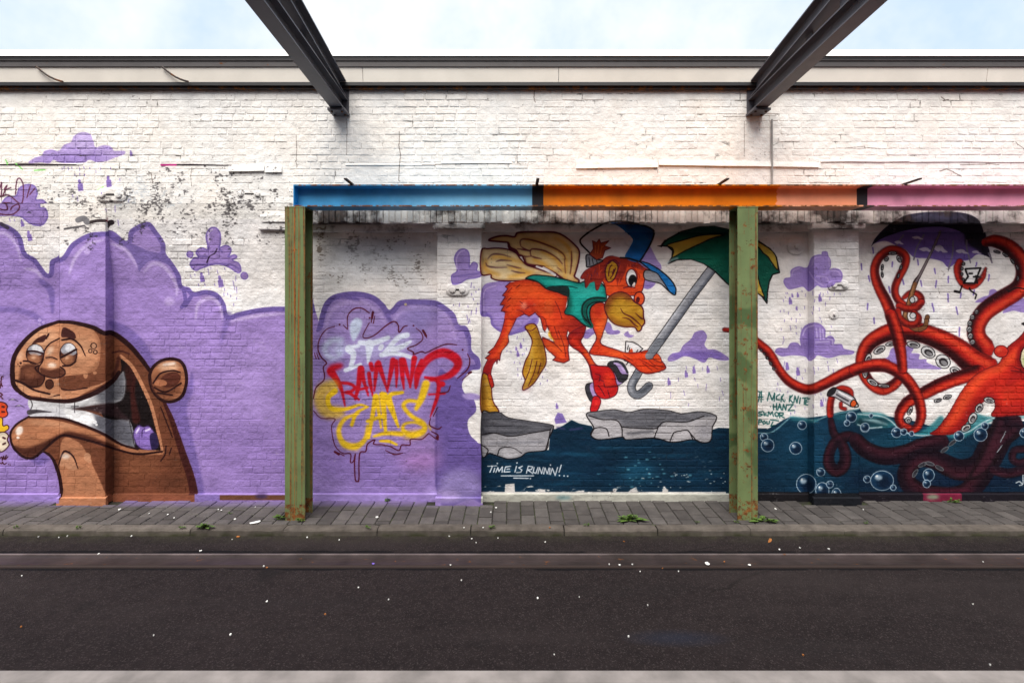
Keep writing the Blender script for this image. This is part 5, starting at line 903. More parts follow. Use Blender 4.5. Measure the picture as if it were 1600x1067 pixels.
def field(x0, x1, z0, z1, yp, ypf=None, single=lambda x, z: False, seed=0):
    r = random.Random(seed+5); mb = MB(); z = z0; row = int(round(z0/CP))
    n = max(1, round((z1-z0)/CP)); cp = (z1-z0)/n
    for i in range(n):
        za, zb = z0+i*cp+JT/2, z0+(i+1)*cp-JT/2
        head = (row+i) % 2 == 0 and r.random() < .8
        x = x0 - (r.choice([.0, .0625]) if head else r.choice([.125, .19, .06]))
        dz = r.uniform(-.002, .002); wv = lambda x_, i=i: .0045*hashn(x_, i*.35, .8, 6)+r.uniform(-.0012, .0012)
        while x < x1-.02:
            L = (BL/2 if head else BL)*r.uniform(.96, 1.04)
            if r.random() < .10: L = BL/2 if not head else BL
            a, b_ = max(x0, x)+JT/2, min(x1, x+L)-JT/2
            if b_-a > .025:
                if single((a+b_)/2, (za+zb)/2) and b_-a > .2 and len(SINGLE) < 300:
                    q = MB(); brick(q, a, b_, za+dz+wv((a+b_)/2), zb+dz+wv((a+b_)/2), yp, ypf); SINGLE.append(Wp(q).build('brick', M_PAINT, wall))
                else: brick(mb, a, b_, za+dz+wv((a+b_)/2), zb+dz+wv((a+b_)/2), yp, ypf)
            x += L
    return mb
def sheet(x0, x1, z0, z1, yp, ypf=None, n=1):
    """the joint mortar behind a field of bricks"""
    mb = MB()
    for i in range(n):
        za, zb = z0+(z1-z0)*i/n, z0+(z1-z0)*(i+1)/n
        P_ = [(x0, ypf(za) if ypf else yp, za), (x1, ypf(za) if ypf else yp, za), (x1, ypf(zb) if ypf else yp, zb), (x0, ypf(zb) if ypf else yp, zb)]
        mb.poly(P_, [puv(v[0], v[2], yp) for v in P_])
    return mb
def lerp(a, b, t): return a+(b-a)*max(0, min(1, t))
XL, XR = -8.6, 8.6
fields, sheets = [], []
def area(x0, x1, z0, z1, yp, ypf=None, single=lambda x, z: False, seed=0, n=1):
    fields.append(field(x0, x1, z0, z1, yp, ypf, single, seed)); sheets.append(sheet(x0, x1, z0, z1, yp, ypf, n))
ZB = .085                                            # top of the foot band
up_single = lambda x, z: abs(x) < 5.9 and z > 4.0 and (hash((round(x*7), round(z*12))) % 10) < 8
ZLT, ZL0 = 3.60, 2.55
ylb = lambda z: lerp(YP, YU, (z-ZL0)/(ZLT-ZL0))      # left bay: old corbel dressed flush with render, so the panel leans out to the upper wall
area(XL, XR, ZCT+.001, ZTOP, YU, single=up_single, seed=1)
area(XL, PIL[0][0], ZB, ZCT, YP, ylb, seed=2, n=14); area(PIL[0][1], XC0, ZB, ZCT, YP, ylb, seed=3, n=14)
area(XC0, PIL[1][0], ZB, ZST, YP, seed=4); area(PIL[1][1], PIL[2][0], ZB, ZST, YP, seed=5); area(PIL[2][1], XR, ZB, ZST, YP, seed=6)
area(PIL[0][0], PIL[0][1], ZB, ZCT, YU, seed=7)
for k in (1, 2): area(PIL[k][0], PIL[k][1], ZB, ZCB-.06, YU, seed=8+k)
for s, (a, b_, base_) in enumerate(((XC0, PIL[1][0], ZST), (PIL[1][1], PIL[2][0], ZST), (PIL[2][1], XR, ZST))):
    sheets.append(sheet(a, b_, ZST, ZCB, YS)); q = MB(); P_ = [(a, YP+.01, ZST), (b_, YP+.01, ZST), (b_, YS, ZST), (a, YS, ZST)]; q.poly(P_, [puv(v[0], v[2], v[1]) for v in P_]); sheets.append(q)
q = MB()
for i in range(12):
    za, zb = ZL0+(ZCT-ZL0)*i/12, ZL0+(ZCT-ZL0)*(i+1)/12; P_ = [(XC0, ylb(za)-.004, za), (XC0, YP+.01, za), (XC0, YP+.01, zb), (XC0, ylb(zb)-.004, zb)]; q.poly(P_, [puv(v[0], v[2], v[1]) for v in P_])
sheets.append(q)
allb = MB(); allj = MB()
def cat(dst, src):
    b = len(dst.v); dst.v += src.v; dst.f += [tuple(i+b for i in f) for f in src.f]; dst.uv += src.uv
for f_ in fields: cat(allb, f_)
for s_ in sheets: cat(allj, s_)
tag(Wp(allb).build('brickwork', M_PAINT, wall), kind='stuff')
Wp(allj).build('mortar', M_JOINT, wall)
# pilaster cheeks (returns), corbel course of upright bricks, pilaster caps
for k, (a, b_) in enumerate(PIL):
    q = MB(); zt = ZCT if k == 0 else ZCB-.06
    for x, sgn in ((a, -1), (b_, 1)):
        n = 18
        for i in range(n):
            za, zb = zt*i/n, zt*(i+1)/n; yb = [ylb(z) if k == 0 else YP for z in (za, zb)]
            P_ = [(x, YU-.003, za), (x, yb[0]+.01, za), (x, yb[1]+.01, zb), (x, YU-.003, zb)]
            if sgn < 0: P_ = P_[::-1]
            q.poly(P_, [puv(v[0], v[2], v[1]) for v in P_])
    Wp(q).build('pilaster_return', M_PAINT, wall)
def ublock(mb, x0, x1, y0, y1, z0, z1, J=.003):
    j = lambda: RND.uniform(-J, J); c = .004
    F = [(x0+c+j(), y0+j(), z0+c+j()), (x1-c+j(), y0+j(), z0+c+j()), (x1-c+j(), y0+j(), z1-c+j()), (x0+c+j(), y0+j(), z1-c+j())]
    M_ = [(x0, y0+.006, z0), (x1, y0+.006, z0), (x1, y0+.006, z1), (x0, y0+.006, z1)]; B_ = [(x, y1, z) for x, _, z in M_]
    U = lambda P_: [puv(v[0], v[2], max(5.5, v[1])) for v in P_]
    mb.poly(F, U(F))
    for a in range(4):
        b_ = (a+1) % 4
        for P_ in ([M_[a], M_[b_], F[b_], F[a]], [B_[a], B_[b_], M_[b_], M_[a]]): mb.poly(P_, U(P_))
corb = MB(); x = XC0
def corbel_m():
    m, t, b = mat('corbel_brick'); uv = node(t, 'ShaderNodeUVMap', uv_map='UVMap'); im = node(t, 'ShaderNodeTexImage', image=PAINT, extension='EXTEND'); t.links.new(uv.outputs['UV'], im.inputs['Vector'])
    d = noise_n(t, 1.7, 5, .65); k = ramp_n(t, d.outputs['Fac'], [(.47, W4(0)), (.56, W4(.92))]); br = ramp_n(t, noise_n(t, 12, 4).outputs['Fac'], [(.35, (.018, .012, .011)), (.7, (.10, .06, .05))])
    c = mixc(t, k.outputs['Color'], im.outputs['Color'], br.outputs['Color']); t.links.new(c, b.inputs['Base Color']); b.inputs['Roughness'].default_value = .8
    bump(t, b, noise_n(t, 40, 5).outputs['Fac'], .6, .01); return m
M_CORB = corbel_m()
while x < XR:
    wdt = .071*RND.uniform(.93, 1.05)
    onp = any(a-.12 < x+wdt/2 < b_+.12 for a, b_ in PIL[1:])
    if not (RND.random() < .06 and not onp):
        q = MB(); ublock(q, x+.004, x+wdt-.004, YC+RND.uniform(-.012, .02)-(.012 if onp else 0), YU+.02, ZCB+RND.uniform(-.004, .018), ZCT-.003)
        if -2.5 < x < 6.2: Wp(q).build('upright_brick', M_CORB, wall)
        else: cat(corb, q)
    x += wdt
corb_back = sheet(XC0, XR, ZCB-.002, ZCT+.004, YU-.012); cat(corb, corb_back); q = MB(); P_ = [(XC0, YS+.02, ZCB+.001), (XR, YS+.02, ZCB+.001), (XR, YC+.01, ZCB+.001), (XC0, YC+.01, ZCB+.001)]; q.poly(P_, [puv(v[0], v[2], v[1]) for v in P_]); cat(corb, q)
Wp(corb).build('corbel_bed', M_CORB, wall)
for a, b_ in PIL[1:]:
    q = MB(); ublock(q, a-.045, b_+.045, YU-.05, YP, ZCB-.062, ZCB-.002); Wp(q).build('pilaster_cap', M_CORB, wall)
q = MB(); ublock(q, XC0-.37, XC0-.004, YU-.012, YP, ZCB-.07, ZCB+.01, .012); Wp(q).build('broken_ledge', M_PAINT, wall)
q = MB(); ublock(q, XC0-.34, XC0-.01, YU-.03, YP, ZCB+.02, ZCB+.10, .012); Wp(q).build('broken_ledge', M_PAINT, wall)
# foot band
def footband(a, b_, y, z1=ZB):
    q = MB(); prof = [(y-.024, 0-.03), (y-.024, z1-.012), (y-.016, z1-.002), (y+.01, z1+.004), (y+.02, -.03)]
    n = max(1, int((b_-a)/.5))
    for i in range(n):
        xa, xb = a+(b_-a)*i/n, a+(b_-a)*(i+1)/n
        for (p0, p1) in zip(prof[:3], prof[1:4]):
            P_ = [(xa, p0[0], p0[1]), (xb, p0[0], p0[1]), (xb, p1[0], p1[1]), (xa, p1[0], p1[1])]; q.poly(P_, [puv(v[0], v[2], y) for v in P_])
    for x, fl in ((a, 1), (b_, 0)):
        P_ = [(x, p[0], p[1]) for p in prof]; P_ = P_ if fl else P_[::-1]; q.poly(P_, [puv(v[0], v[2], v[1]) for v in P_])
    Wp(q).build('foot_band', M_PAINT, wall)
for a, b_ in ((XL, PIL[0][0]-.004), (PIL[0][1]+.004, PIL[1][0]-.004), (PIL[1][1]+.004, PIL[2][0]-.004), (PIL[2][1]+.004, XR)): footband(a, b_, YP)
for a, b_ in PIL: footband(a-.018, b_+.018, YU)
# iron anchor plates and bolts painted over
def at(px, py, y): return wx(px, y), wz(py, y)
def anchor(px, py, w_, h_, y):
    x, z = at(px, py, y); w_, h_ = w_*y/FPX/2, h_*y/FPX/2; q = MB(); n = 10
    out_ = [(x+w_-h_+h_*math.cos(t), z+h_*math.sin(t)) for t in [(-.5+k/n)*math.pi for k in range(n+1)]]+[(x-w_+h_+h_*math.cos(t), z+h_*math.sin(t)) for t in [(.5+k/n)*math.pi for k in range(n+1)]]
    inn = [(x+(a-x)*.88, z+(b_-z)*.84) for a, b_ in out_]
    U = lambda P_: [puv(v[0], v[2], y) for v in P_]
    P_ = [(a, y-.024, b_) for a, b_ in inn]; q.poly(P_, U(P_)); m = len(out_)
    for i in range(m):
        j = (i+1) % m; P_ = [(*out_[i], 0), (*out_[j], 0)]; P_ = [(out_[i][0], y+.004, out_[i][1]), (out_[j][0], y+.004, out_[j][1]), (out_[j][0], y-.016, out_[j][1]), (out_[i][0], y-.016, out_[i][1])]; q.poly(P_, U(P_))
        P_ = [(out_[i][0], y-.016, out_[i][1]), (out_[j][0], y-.016, out_[j][1]), (inn[j][0], y-.024, inn[j][1]), (inn[i][0], y-.024, inn[i][1])]; q.poly(P_, U(P_))
    o = Wp(q).build('anchor_plate', M_PAINT, wall)
    for sx in (-1, 1):
        c = MB(); c.tube([(x+sx*(w_-h_)*.9, y-.02, z), (x+sx*(w_-h_)*.9, y-.045, z), (x+sx*(w_-h_)*.9, y-.05, z)], [h_*.55, h_*.5, h_*.3], 8); c.uv = [puv(v[0], v[2], y) for v in c.v]; c.v = [(a-0, b_-6.1, d) for a, b_, d in c.v]; c.build('bolt', M_PAINT, o, smooth=False)
    sl = MB(); sl.box(x-(w_-h_)*.5, x+(w_-h_)*.5, y-.0255, y-.02, z-h_*.16, z+h_*.16); sl.v = [(a, b_-6.1, d) for a, b_, d in sl.v]; sl.build('slot_shade', simple('slot_shadow_iron', (40, 34, 34)), o)  # raised dark bar painted as the shade inside the slot
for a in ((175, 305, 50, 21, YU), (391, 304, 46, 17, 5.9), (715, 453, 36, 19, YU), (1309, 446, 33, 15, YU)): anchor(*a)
def disc(px, py, r, y, bolt=True):
    x, z = at(px, py, y); r = r*y/FPX; q = MB(); q.tube([(x, y+.004, z), (x, y-.012, z), (x, y-.018, z)], [r, r, r*.85], 16)
    if bolt: q.tube([(x, y-.018, z), (x, y-.05, z)], r*.28, 6)
    q.uv = [puv(v[0], v[2], y) for v in q.v]; Wp(q).build('anchor_disc', M_PAINT, wall)
for a in ((365, 377, 5, 5.95), (1302, 491, 8, YU), (1243, 385, 14, YP), (985, 376, 9, YP), (672, 371, 7, YP), (1545, 364, 8, YP)): disc(*a)
# flat strips and slates let into the bed joint under the upper wall
def strip(px0, px1, py0, py1, tilt=0, outx=.012, mat_=None):
    y = YU; x0, x1, z0, z1 = wx(px0, y), wx(px1, y), wz(py1, y), wz(py0, y); q = MB(); n = max(2, int((x1-x0)/.35)); J = [RND.uniform(-.003, .003) for _ in range(n+1)]
    for i in range(n):
        xa, xb = x0+(x1-x0)*i/n, x0+(x1-x0)*(i+1)/n; da, db = tilt*(xa-x0)+J[i], tilt*(xb-x0)+J[i+1]
        T = lambda x_, y_, z_: (x_, y_, z_)
        for P_ in ([(xa, y-outx, z0+da), (xb, y-outx, z0+db), (xb, y-outx*.4, z1+db), (xa, y-outx*.4, z1+da)], [(xa, y+.004, z0+da), (xb, y+.004, z0+db), (xb, y-outx, z0+db), (xa, y-outx, z0+da)], [(xa, y-outx*.4, z1+da), (xb, y-outx*.4, z1+db), (xb, y+.004, z1+db), (xa, y+.004, z1+da)]): q.poly(P_, [puv(v[0], v[2], y) for v in P_])
    for x_, d in ((x0, J[0]), (x1, tilt*(x1-x0)+J[-1])):
        P_ = [(x_, y+.004, z0+d), (x_, y-outx, z0+d), (x_, y-outx*.4, z1+d), (x_, y+.004, z1+d)]; P_ = P_ if x_ == x0 else P_[::-1]; q.poly(P_, [puv(v[0], v[2], y) for v in P_])
    Wp(q).build('bed_joint_strip', mat_ or M_PAINT, wall)
strip(358, 414, 259, 269, .02, .03); strip(415, 441, 259, 270, .0, .026); strip(900, 1027, 252, 264, .012, .022); strip(1029, 1278, 251, 259, -.012, .024); strip(1282, 1420, 250, 253, 0, .016); strip(1421, 1650, 250, 253.5, 0, .014); strip(540, 680, 256, 258.5, 0, .012); strip(0, 130, 255.5, 258, 0, .012); strip(690, 800, 253, 256, .005, .012)
q = MB(); zt = ZTOP; q.poly([(XL, YU+.3, zt), (XL, YU-.01, zt), (XR, YU-.01, zt), (XR, YU+.3, zt)]); q.box(XL, XR, 6.05, 6.3, -.1, ZTOP-.002); Wp(q).build('wall_core', M_BED, wall)
# the painted figures: thin coats of paint lying on the brick faces
LABELS = dict(bald_man='painted brown bald cartoon man with a huge open mouth', monkey='painted orange winged monkey in a cap and teal vest holding an umbrella', green_umbrella='painted green and yellow umbrella over the monkey', octopus='painted red octopus with curling arms rising from the sea',
              dark_umbrella='painted dark umbrella with purple cloud lining held by the octopus', graffiti_lettering='painted lettering in white, red and yellow on a purple cloud', left_rock='painted grey rock under the standing foot', right_rock='painted grey rock under the spray can hand')
NAMES = dict(bald_man='painted_bald_man', monkey='painted_monkey', green_umbrella='painted_green_umbrella', octopus='painted_octopus', dark_umbrella='painted_dark_umbrella', graffiti_lettering='painted_lettering', left_rock='painted_rock', right_rock='painted_rock')
owner = np.full((MH//4, MW//4), -1, np.int8)
for gi, gname in enumerate(['graffiti_lettering', 'left_rock', 'right_rock', 'bald_man', 'octopus', 'dark_umbrella', 'green_umbrella', 'monkey']):
    x0, y0, m = cover(SIL[gname]); ys, xs = np.nonzero(m > .5); owner[np.minimum((ys+y0)//4, MH//4-1), np.minimum((xs+x0)//4, MW//4-1)] = gi
films = {}
for (x0, x1, z0, z1, fy, yp) in BR:
    k = FPX/yp; ua, ub = (CX+x0*k-MX0)*SC/4, (CX+x1*k-MX0)*SC/4; va, vb = (HY-(z1-ZC)*k-MY0)*SC/4, (HY-(z0-ZC)*k-MY0)*SC/4
    if ub < 1 or ua > owner.shape[1]-2 or va < 1 or vb > owner.shape[0]-2: continue
    if not (owner[int(va):int(vb)+1, int(ua):int(ub)+1] >= 0).any(): continue
    nx, nz_ = max(1, round((x1-x0)/.02)), 3
    for i in range(nx):
        for j in range(nz_):
            xa, xb, za, zb = x0+(x1-x0)*i/nx, x0+(x1-x0)*(i+1)/nx, z0+(z1-z0)*j/nz_, z0+(z1-z0)*(j+1)/nz_
            o_ = owner[int((HY-((za+zb)/2-ZC)*k-MY0)*SC/4), int((CX+(xa+xb)/2*k-MX0)*SC/4)]
            if o_ >= 0:
                P_ = [(xa, fy((xa, za))-.0012, za), (xb, fy((xb, za))-.0012, za), (xb, fy((xb, zb))-.0012, zb), (xa, fy((xa, zb))-.0012, zb)]
                films.setdefault(int(o_), MB()).poly(P_, [puv(v[0], v[2], yp) for v in P_])
for gi, gname in enumerate(['graffiti_lettering', 'left_rock', 'right_rock', 'bald_man', 'octopus', 'dark_umbrella', 'green_umbrella', 'monkey']):
    if gi in films: Wp(films[gi]).build(NAMES[gname], M_PAINT, wall)['label'] = LABELS[gname]

# ------------------------------------------------------------------ eave over the wall
eave = empty('roof_eave', (0, YU, ZTOP)); tag(eave, 'shallow roof eave with pale soffit boards, grey gutter beam and white flashing over the wall', 'eave')
def Ep(mb): return rel(mb, eave)
YE = 5.765; ZE = wz(104, YE)                         # underside of the soffit at the gutter
YW = 5.80; ZW = wz(129, YW)
cuts = [-8.6, -6.1, wx(500, 5.7), wx(563, 5.7), .55, 3.0, 5.6, 8.6]
for a, b_ in zip(cuts, cuts[1:]):
    q = MB(); q.prism([(YE+.014, ZE-.004), (YW+.006, ZW), (YW+.02, ZW+.002), (YE+.028, ZE-.002)], a+.003, b_-.003); Ep(q).build('soffit_board', M_SOFF, eave, merge=True)
q = MB(); zb = ZE-.002; zt_ = wz(91.5, YE)
q.prism([(YE, zb), (YE+.03, zb), (YE+.03, zb+.012), (YE+.012, zb+.012), (YE+.012, zt_-.03), (YE-.012, zt_-.03), (YE-.012, zt_-.018), (YE, zt_-.018)], -8.6, 8.6); Ep(q).build('gutter_beam', M_GUT, eave, merge=True)
q = MB(); q.prism([(YE-.016, zt_-.016), (YE+.5, zt_-.016), (YE+.5, zt_+.012), (YE-.016, zt_+.004)], -8.6, 8.6); Ep(q).build('dark_edge', M_BLACK, eave, merge=True)
zf = wz(80, YE+.05)
q = MB(); q.prism([(YE-.03, zt_+.014), (YE+.55, zt_+.04), (YE+.55, zf+.02), (YE+.02, zf)], -8.6, 8.6); Ep(q).build('white_flashing', M_FLASH, eave, merge=True)
q = MB(); q.prism([(YE+.552, zt_), (YU+4, zt_+.5), (YU+4, zt_+.7), (YE+.552, zf+.01)], -8.6, 8.6); Ep(q).build('roof_deck', M_GUT, eave, merge=True)
q = MB(); z1_, z0_ = ZW-.002, wz(140, YU-.05); q.prism([(YU-.055, z1_-.03), (YU-.045, z1_-.03), (YU-.045, z0_+.006), (YU-.004, z0_+.006), (YU-.004, z1_), (YU-.055, z1_)], -8.6, 8.6); Ep(q).build('wall_angle', M_STEELR, eave, merge=True)
q = MB(); q.prism([(YU-.075, z1_-.032), (YU-.057, z1_-.032), (YU-.057, z1_+.004), (YU-.075, z1_+.006)], -8.6, 8.6); Ep(q).build('drip_edge', M_BLACK, eave, merge=True)
for px in (58, 254, -140):
    x = wx(px, YE); q = MB(); pts = []
    for i in range(7):
        t = i/6; y = YE-.01+(YW-.022-YE)*t; pts.append((x+.30*t, y, ZE+(ZW-ZE)*t-.008-.03*math.sin(t*math.pi)))
    q.tube(pts, .011, 6); Ep(q).build('bracket', M_STEELR, eave)

# ------------------------------------------------------------------ rafters
def ibeam(mb, p0, p1, w_, h_, tf=.014, tw=.01):
    """I-section between two points on its bottom centre line, running in the YZ plane"""
    p0, p1 = Vector(p0), Vector(p1); up = Vector((0, 0, 1))
    prof = [(-w_/2, 0), (w_/2, 0), (w_/2, tf), (tw/2, tf), (tw/2, h_-tf), (w_/2, h_-tf), (w_/2, h_), (-w_/2, h_), (-w_/2, h_-tf), (-tw/2, h_-tf), (-tw/2, tf), (-w_/2, tf)]
    A = [p0+Vector((u, 0, v)) for u, v in prof]; B_ = [p1+Vector((u, 0, v)) for u, v in prof]; n = len(prof)
    for i in range(n): mb.poly([A[i], A[(i+1) % n], B_[(i+1) % n], B_[i]])
    mb.poly(A[::-1]); mb.poly(B_)
for X, lab in ((wx(534, YU), 'dark grey steel double rafter over the blue stretch of beam'), (wx(1178, YU), 'dark grey steel double rafter over the orange stretch of beam')):
    r = empty('roof_rafter', (X, YU, 4.62)); tag(r, lab, 'rafter', 'roof rafters')
    Rp = lambda mb: rel(mb, r)
    q = MB(); ibeam(q, (X, YU-.004, 4.655), (X, -3.39, 4.655+.045*9.27), .15, .17); Rp(q).build('lower_beam', M_STEEL, r, merge=True)
    q = MB(); ibeam(q, (X, YU-.07, 4.835), (X, -3.39, 4.835+.145*9.2), .15, .19); Rp(q).build('upper_beam', M_STEEL, r, merge=True)
    q = MB(); q.box(X-.10, X+.10, YU-.20, YU-.004, 4.625, 4.653); Rp(q).build('seat_plate', M_STEEL, r, bevel=.003)
    q = MB(); q.box(X-.008, X+.008, YU-.30, YU-.02, 4.815, 4.86); Rp(q).build('gusset', M_STEEL, r)
    for bx in (-.06, .06):
        for by in (-.16, -.06):
            q = MB(); q.tube([(X+bx, YU+by, 4.6255), (X+bx, YU+by, 4.61)], .014, 6); Rp(q).build('bolt', M_STEELR, r)
    for by in (-1.1, -1.6):
        q = MB(); q.box(X-.006, X+.006, YU+by-.05, YU+by+.05, 4.655-.045*by+.168, 4.84-.145*by+.01); Rp(q).build('spacer_plate', M_STEEL, r)
    q = MB(); q.box(X-.09, X+.09, YU-.016, YU-.0035, 4.66, 4.98); Rp(q).build('end_plate', M_STEEL, r)

# ------------------------------------------------------------------ painted steel beam on two posts
YF = 5.45; WB, TF = .22, .015
ZBB, ZBT = wz(322.8, YF), wz(288.3, YF)
beam = empty('steel_beam', (2.5, YF+.11, ZBB)); tag(beam, 'long steel beam painted blue, orange, peach and pink with black bands, carried on green posts', 'beam')
def Bp(mb): return rel(mb, beam)
EDGE = [('Y', YF+.004)]
secs = [(459.5, 832, (70, 148, 192), 'blue'), (832, 850, (44, 42, 46), 'black'), (850, 1349, (218, 126, 14), 'orange and peach'), (1349, 1366, (44, 42, 46), 'black'), (1366, 2000, (208, 146, 170), 'pink')]
for px0, px1, c_, nm in secs:
    q = MB(); x0, x1 = wx(px0, YF), wx(px1, YF); h_ = ZBT-ZBB; tw = .011; yc = YF+WB/2
    prof = [(YF, ZBB), (YF+WB, ZBB), (YF+WB, ZBB+TF), (yc+tw/2, ZBB+TF+.006), (yc+tw/2, ZBT-TF-.006), (YF+WB, ZBT-TF), (YF+WB, ZBT), (YF, ZBT), (YF, ZBT-TF), (yc-tw/2, ZBT-TF-.006), (yc-tw/2, ZBB+TF+.006), (YF, ZBB+TF)]
    q.prism(prof, x0, x1); o = Bp(q).build('beam_section', rusty('beam_paint_'+nm, c_, .10, 0, .42, EDGE, .14, grime=.22, grad={'blue': (-1.6, -.6, (124, 182, 212), .4), 'orange and peach': (2.985, 3.0, (228, 158, 124), .12)}.get(nm)), beam, merge=True); o['label'] = nm+' painted section'
for px in (549, 839, 1125, 1415):
    x = wx(px, YF); q = MB(); q.box(x-.016, x+.016, YF-.20, YF+.10, ZBT+.001, ZBT+.016); Bp(q).build('flat_bar', M_STEELR, beam)
q = MB(); x = wx(459.5, YF); q.box(x-.010, x-.0005, YF+.003, YF+WB-.003, ZBB+.003, ZBT-.003); Bp(q).build('end_plate', rusty('beam_end_paint', (44, 140, 200), .55, 0, .5), beam)
for px, lab, m_ in ((460.7, 'pale green steel post with two long rust streaks under the end of the blue beam', M_POST), (1168.5, 'pale green steel post with a darker green patch in front of the green umbrella', M_POST2)):
    X = wx(px, YF); zb_ = PZ(YF)-.02; r = empty('steel_post', (X, YF+.11, zb_)); tag(r, lab, 'post', 'green posts carrying the beam')
    Pp = lambda mb: rel(mb, r); hw = .112
    for nm, y0, y1 in (('front_flange', YF, YF+.016), ('back_flange', YF+.204, YF+.22)):
        q = MB(); q.box(X-hw, X+hw, y0, y1, zb_, ZBB-.012); Pp(q).build(nm, m_, r, bevel=.003)
    q = MB(); q.box(X-.006, X+.006, YF+.0165, YF+.2035, zb_, ZBB-.012); Pp(q).build('web', m_, r)
    q = MB(); q.box(X-hw-.002, X+hw+.002, YF-.002, YF+.222, ZBB-.0115, ZBB-.0005); Pp(q).build('cap_plate', m_, r)
    if px < 800:
        for dx, ww_ in ((-.004, .012), (.045, .008)):
            q = MB(); n = 30
            for i in range(n):
                za, zb2 = zb_+1.15*0+(ZBB-.012-zb_)*(i/n), zb_+(ZBB-.012-zb_)*((i+1)/n); f = lambda z: ww_*(.35+.65*min(1, max(0, (z-zb_)/(ZBB-zb_)*1.5-.2)))*(1+.35*hashn(z*9, dx*50)); o_ = lambda z: .006*hashn(z*2.2, dx*90, 1, 4)
                if dx > 0 and za < zb_+1.7: continue
                q.poly([(X+dx+o_(za)-f(za)/2, YF-.0012, za), (X+dx+o_(za)+f(za)/2, YF-.0012, za), (X+dx+o_(zb2)+f(zb2)/2, YF-.0012, zb2), (X+dx+o_(zb2)-f(zb2)/2, YF-.0012, zb2)])
            Pp(q).build('rust_streak', simple('rust_run', (150, 78, 24), .9, .4, 14), r)
# conduit
x = wx(1205, YU); q = MB(); q.tube([(x, YU-.02, wz(188, YU)), (x, YU-.022, 4.1), (x, YU-.02, ZCT+.02)], .011, 8); tag(q.build('conduit_pipe', simple('grey_conduit', (150, 148, 146), .6), None, smooth=True), 'thin grey vertical pipe on the white wall above the orange beam', 'pipe')

# ------------------------------------------------------------------ weeds and litter
def surf(px, py):
    """ground point seen at a photograph pixel: road first, then pavement / kerb"""
    y = (ZC-ZR)*FPX/(py-HY)
    if y < YK: return wx(px, y), y, ZR
    for _ in range(6): y = (ZC-PZ(y))*FPX/(py-HY)
    y = max(y, YK+.02); return wx(px, y), y, PZ(y)+.004
def weed(px, py, s, n, label, spread=1.0):
    x, y, z = surf(px, py); r = random.Random(int(px)); q = MB()
    for i in range(n):
        a = r.uniform(0, 2*math.pi); L = s*r.uniform(.4, 1); el = r.uniform(.25, 1.2); w_ = L*r.uniform(.16, .3)
        d = Vector((math.cos(a)*math.cos(el)*spread, math.sin(a)*math.cos(el)*.5-.12, math.sin(el))); sd = d.cross(Vector((0, 0, 1))).normalized() if abs(d.z) < .99 else Vector((1, 0, 0))
        b0 = Vector((r.uniform(-.35, .35)*s*spread, r.uniform(-.1, .1)*s, 0)); p1 = b0+d*L*.5; p2 = b0+d*L+Vector((0, 0, -L*.18))
        q.tube([b0, p1], .0012, 3, False)
        q.poly([p1-d*L*.22, p1+sd*w_+Vector((0, 0, .004)), p2, p1-sd*w_+Vector((0, 0, .004))])
        q.poly([p1+Vector((0, 0, .001))-d*L*.2, p1-sd*w_+Vector((0, 0, .0055)), p2-d*L*.05, p1+sd*w_+Vector((0, 0, .0055))][::-1])
    o = q.build('weed', M_LEAF); o.location = (x, y, z); tag(o, label, 'weed', 'weeds in the pavement joints')
WB_ = 'small green weed growing at the kerb'
for a in ((319, 834, .11, 34, 'bushy green weed growing at the foot of the kerb left of the green post'), (438, 812, .11, 26, 'leafy weed at the left side of the post under the blue beam end'), (470, 815, .08, 20, 'leafy weed at the right foot of the post under the blue beam end'), (985, 814, .13, 40, 'grassy weed tuft on the pavers in front of the painted sea', 1.6), (1196, 815, .12, 26, 'broad leaved weed beside the post in front of the green umbrella', 1.4),
          (770, 835, .06, 12, WB_), (125, 836, .05, 10, WB_), (285, 836, .06, 16, WB_), (575, 837, .05, 12, WB_), (918, 822, .05, 10, 'tiny green weed growing in a paver joint'), (1150, 817, .05, 8, 'tiny green weed growing in a paver joint'), (1491, 785, .09, 18, 'green weed at the wall foot below the octopus', 1.5), (605, 783, .07, 12, 'green weed at the wall foot below the raining lettering'), (1352, 818, .05, 8, 'tiny green weed growing in a paver joint'), (92, 781, .06, 12, 'green weed beside the foot of the brown man pilaster'), (360, 803, .05, 8, 'tiny green weed growing in a paver joint'), (1090, 817, .05, 8, 'tiny green weed growing in a paver joint'), (25, 836, .05, 8, WB_)): weed(*a)
def scrap(px, py, w_, d_, m_, name, label, group, yaw=None):
    x, y, z = surf(px, py); r = random.Random(int(px*3+py)); k = y/FPX; w_, d_ = w_*k*(.42 if w_ > 9 else .32), d_*k*(.9 if w_ > 9 else .7); q = MB(); n = 7; ring = []
    for i in range(n):
        a = 2*math.pi*i/n; ring.append((math.cos(a)*w_*r.uniform(.7, 1.1), math.sin(a)*d_*r.uniform(.7, 1.1), .004+r.uniform(0, .008)))
    q.poly(ring); q.poly([(a*.9, b_*.9, 0.0005) for a, b_, _ in ring][::-1])
    for i in range(n):
        j = (i+1) % n; q.poly([(ring[i][0]*.9, ring[i][1]*.9, .0005), (ring[j][0]*.9, ring[j][1]*.9, .0005), ring[j], ring[i]])
    o = q.build(name, m_); o.location = (x, y, z+.0005); o.rotation_euler = (0, 0, r.uniform(-.5, .5) if yaw is None else yaw); tag(o, label, 'litter', group)
scrap(399, 817, 22, 5, M_LITTER, 'paper_scrap', 'long white paper scrap lying on the kerb near the left post', 'litter on the ground', .55)
G_ = 'litter on the ground'
def where(py): return 'lying on the grey pavers or kerb' if py < 836 else ('lying on the asphalt between kerb and rail' if py < 862 else ('lying in the groove of the sunken rail' if py < 890 else 'lying on the open asphalt of the road'))
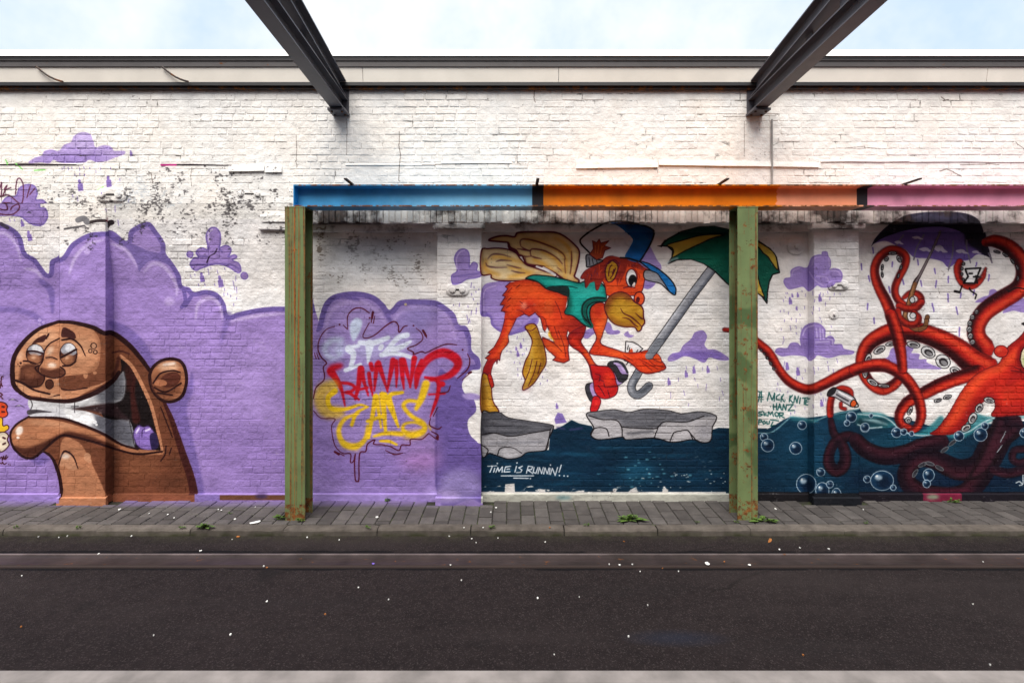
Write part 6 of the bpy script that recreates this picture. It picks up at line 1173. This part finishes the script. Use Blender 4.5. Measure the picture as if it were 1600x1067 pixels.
for px, py, s in ((187, 797, 7), (589, 809, 7), (105, 838, 3.5), (205, 838, 4), (60, 839, 3), (92, 840, 3), (154, 866, 5), (313, 861, 6), (363, 843, 3), (367, 812, 5), (346, 798, 4), (341, 797, 4), (399, 793, 3), (480, 840, 3.5), (530, 844, 3), (412, 885, 3.5), (417, 940, 5), (360, 992, 6), (607, 937, 4), (560, 918, 4), (721, 907, 3), (755, 837, 4), (737, 842, 4), (702, 838, 4), (778, 841, 3), (725, 836, 3), (744, 848, 3), (852, 847, 4), (775, 794, 5), (767, 801, 4), (704, 883, 4), (840, 935, 5), (982, 995, 5), (866, 1023, 3), (1012, 946, 3), (1105, 881, 10), (1218, 859, 4), (1250, 856, 4), (1295, 858, 5), (968, 883, 5), (988, 882, 4), (952, 882, 4), (1171, 883, 7), (1212, 796, 5), (1105, 781, 7), (1547, 1039, 4), (1520, 944, 3), (1343, 788, 4), (1349, 797, 3), (1536, 878, 3), (34, 900, 3), (240, 993, 3), (1000, 893, 3), (1060, 893, 3), (905, 933, 3), (262, 805, 4), (233, 803, 4), (272, 810, 4)):
    scrap(px, py, s, s*.55, M_LITTER, 'paint_flake', 'small white paint flake '+where(py), G_)
for px, py, s in ((372, 839, 9), (417, 887, 6), (33, 980, 5), (975, 846, 5), (1132, 878, 5), (1255, 1024, 5), (859, 836, 4), (508, 960, 6), (1035, 888, 4)): scrap(px, py, s, s*.4, M_LEAFB, 'dry_leaf', 'small brown dry leaf '+where(py), 'dry leaves on the ground')
scrap(1203, 845, 22, 3, M_LEAFB, 'twig', 'thin brown twig lying on the asphalt below the right post', None, .9)
scrap(583, 881, 7, 4, M_PURL, 'paint_chip', 'small purple paint chip lying in the rail groove', None)

# ------------------------------------------------------------------ unseen hall added behind the camera: blocks low sky light, carries far rafter ends
hall = empty('added_hall_across_road', (0, -3.4, 0)); tag(hall, 'tall plain brown brick hall wall, unseen, added across the road to block low sky light and carry the far rafter ends', 'building')
q = MB(); q.box(-22, 22, -3.8, -3.4, -.15, 7.8); rel(q, hall).build('wall', simple('hall_brick', (132, 98, 84), .9, .2, 3), hall)
q = MB(); q.box(-22, 22, -3.9, -3.25, 7.8, 7.95); rel(q, hall).build('coping', M_KERB, hall)
for i in range(8):
    q = MB(); x = -19.25+i*5.5; q.box(x-1.2, x+1.2, -3.398, -3.37, 1.2, 3.2); rel(q, hall).build('window', simple('hall_window', (40, 46, 52), .2, .1), hall)
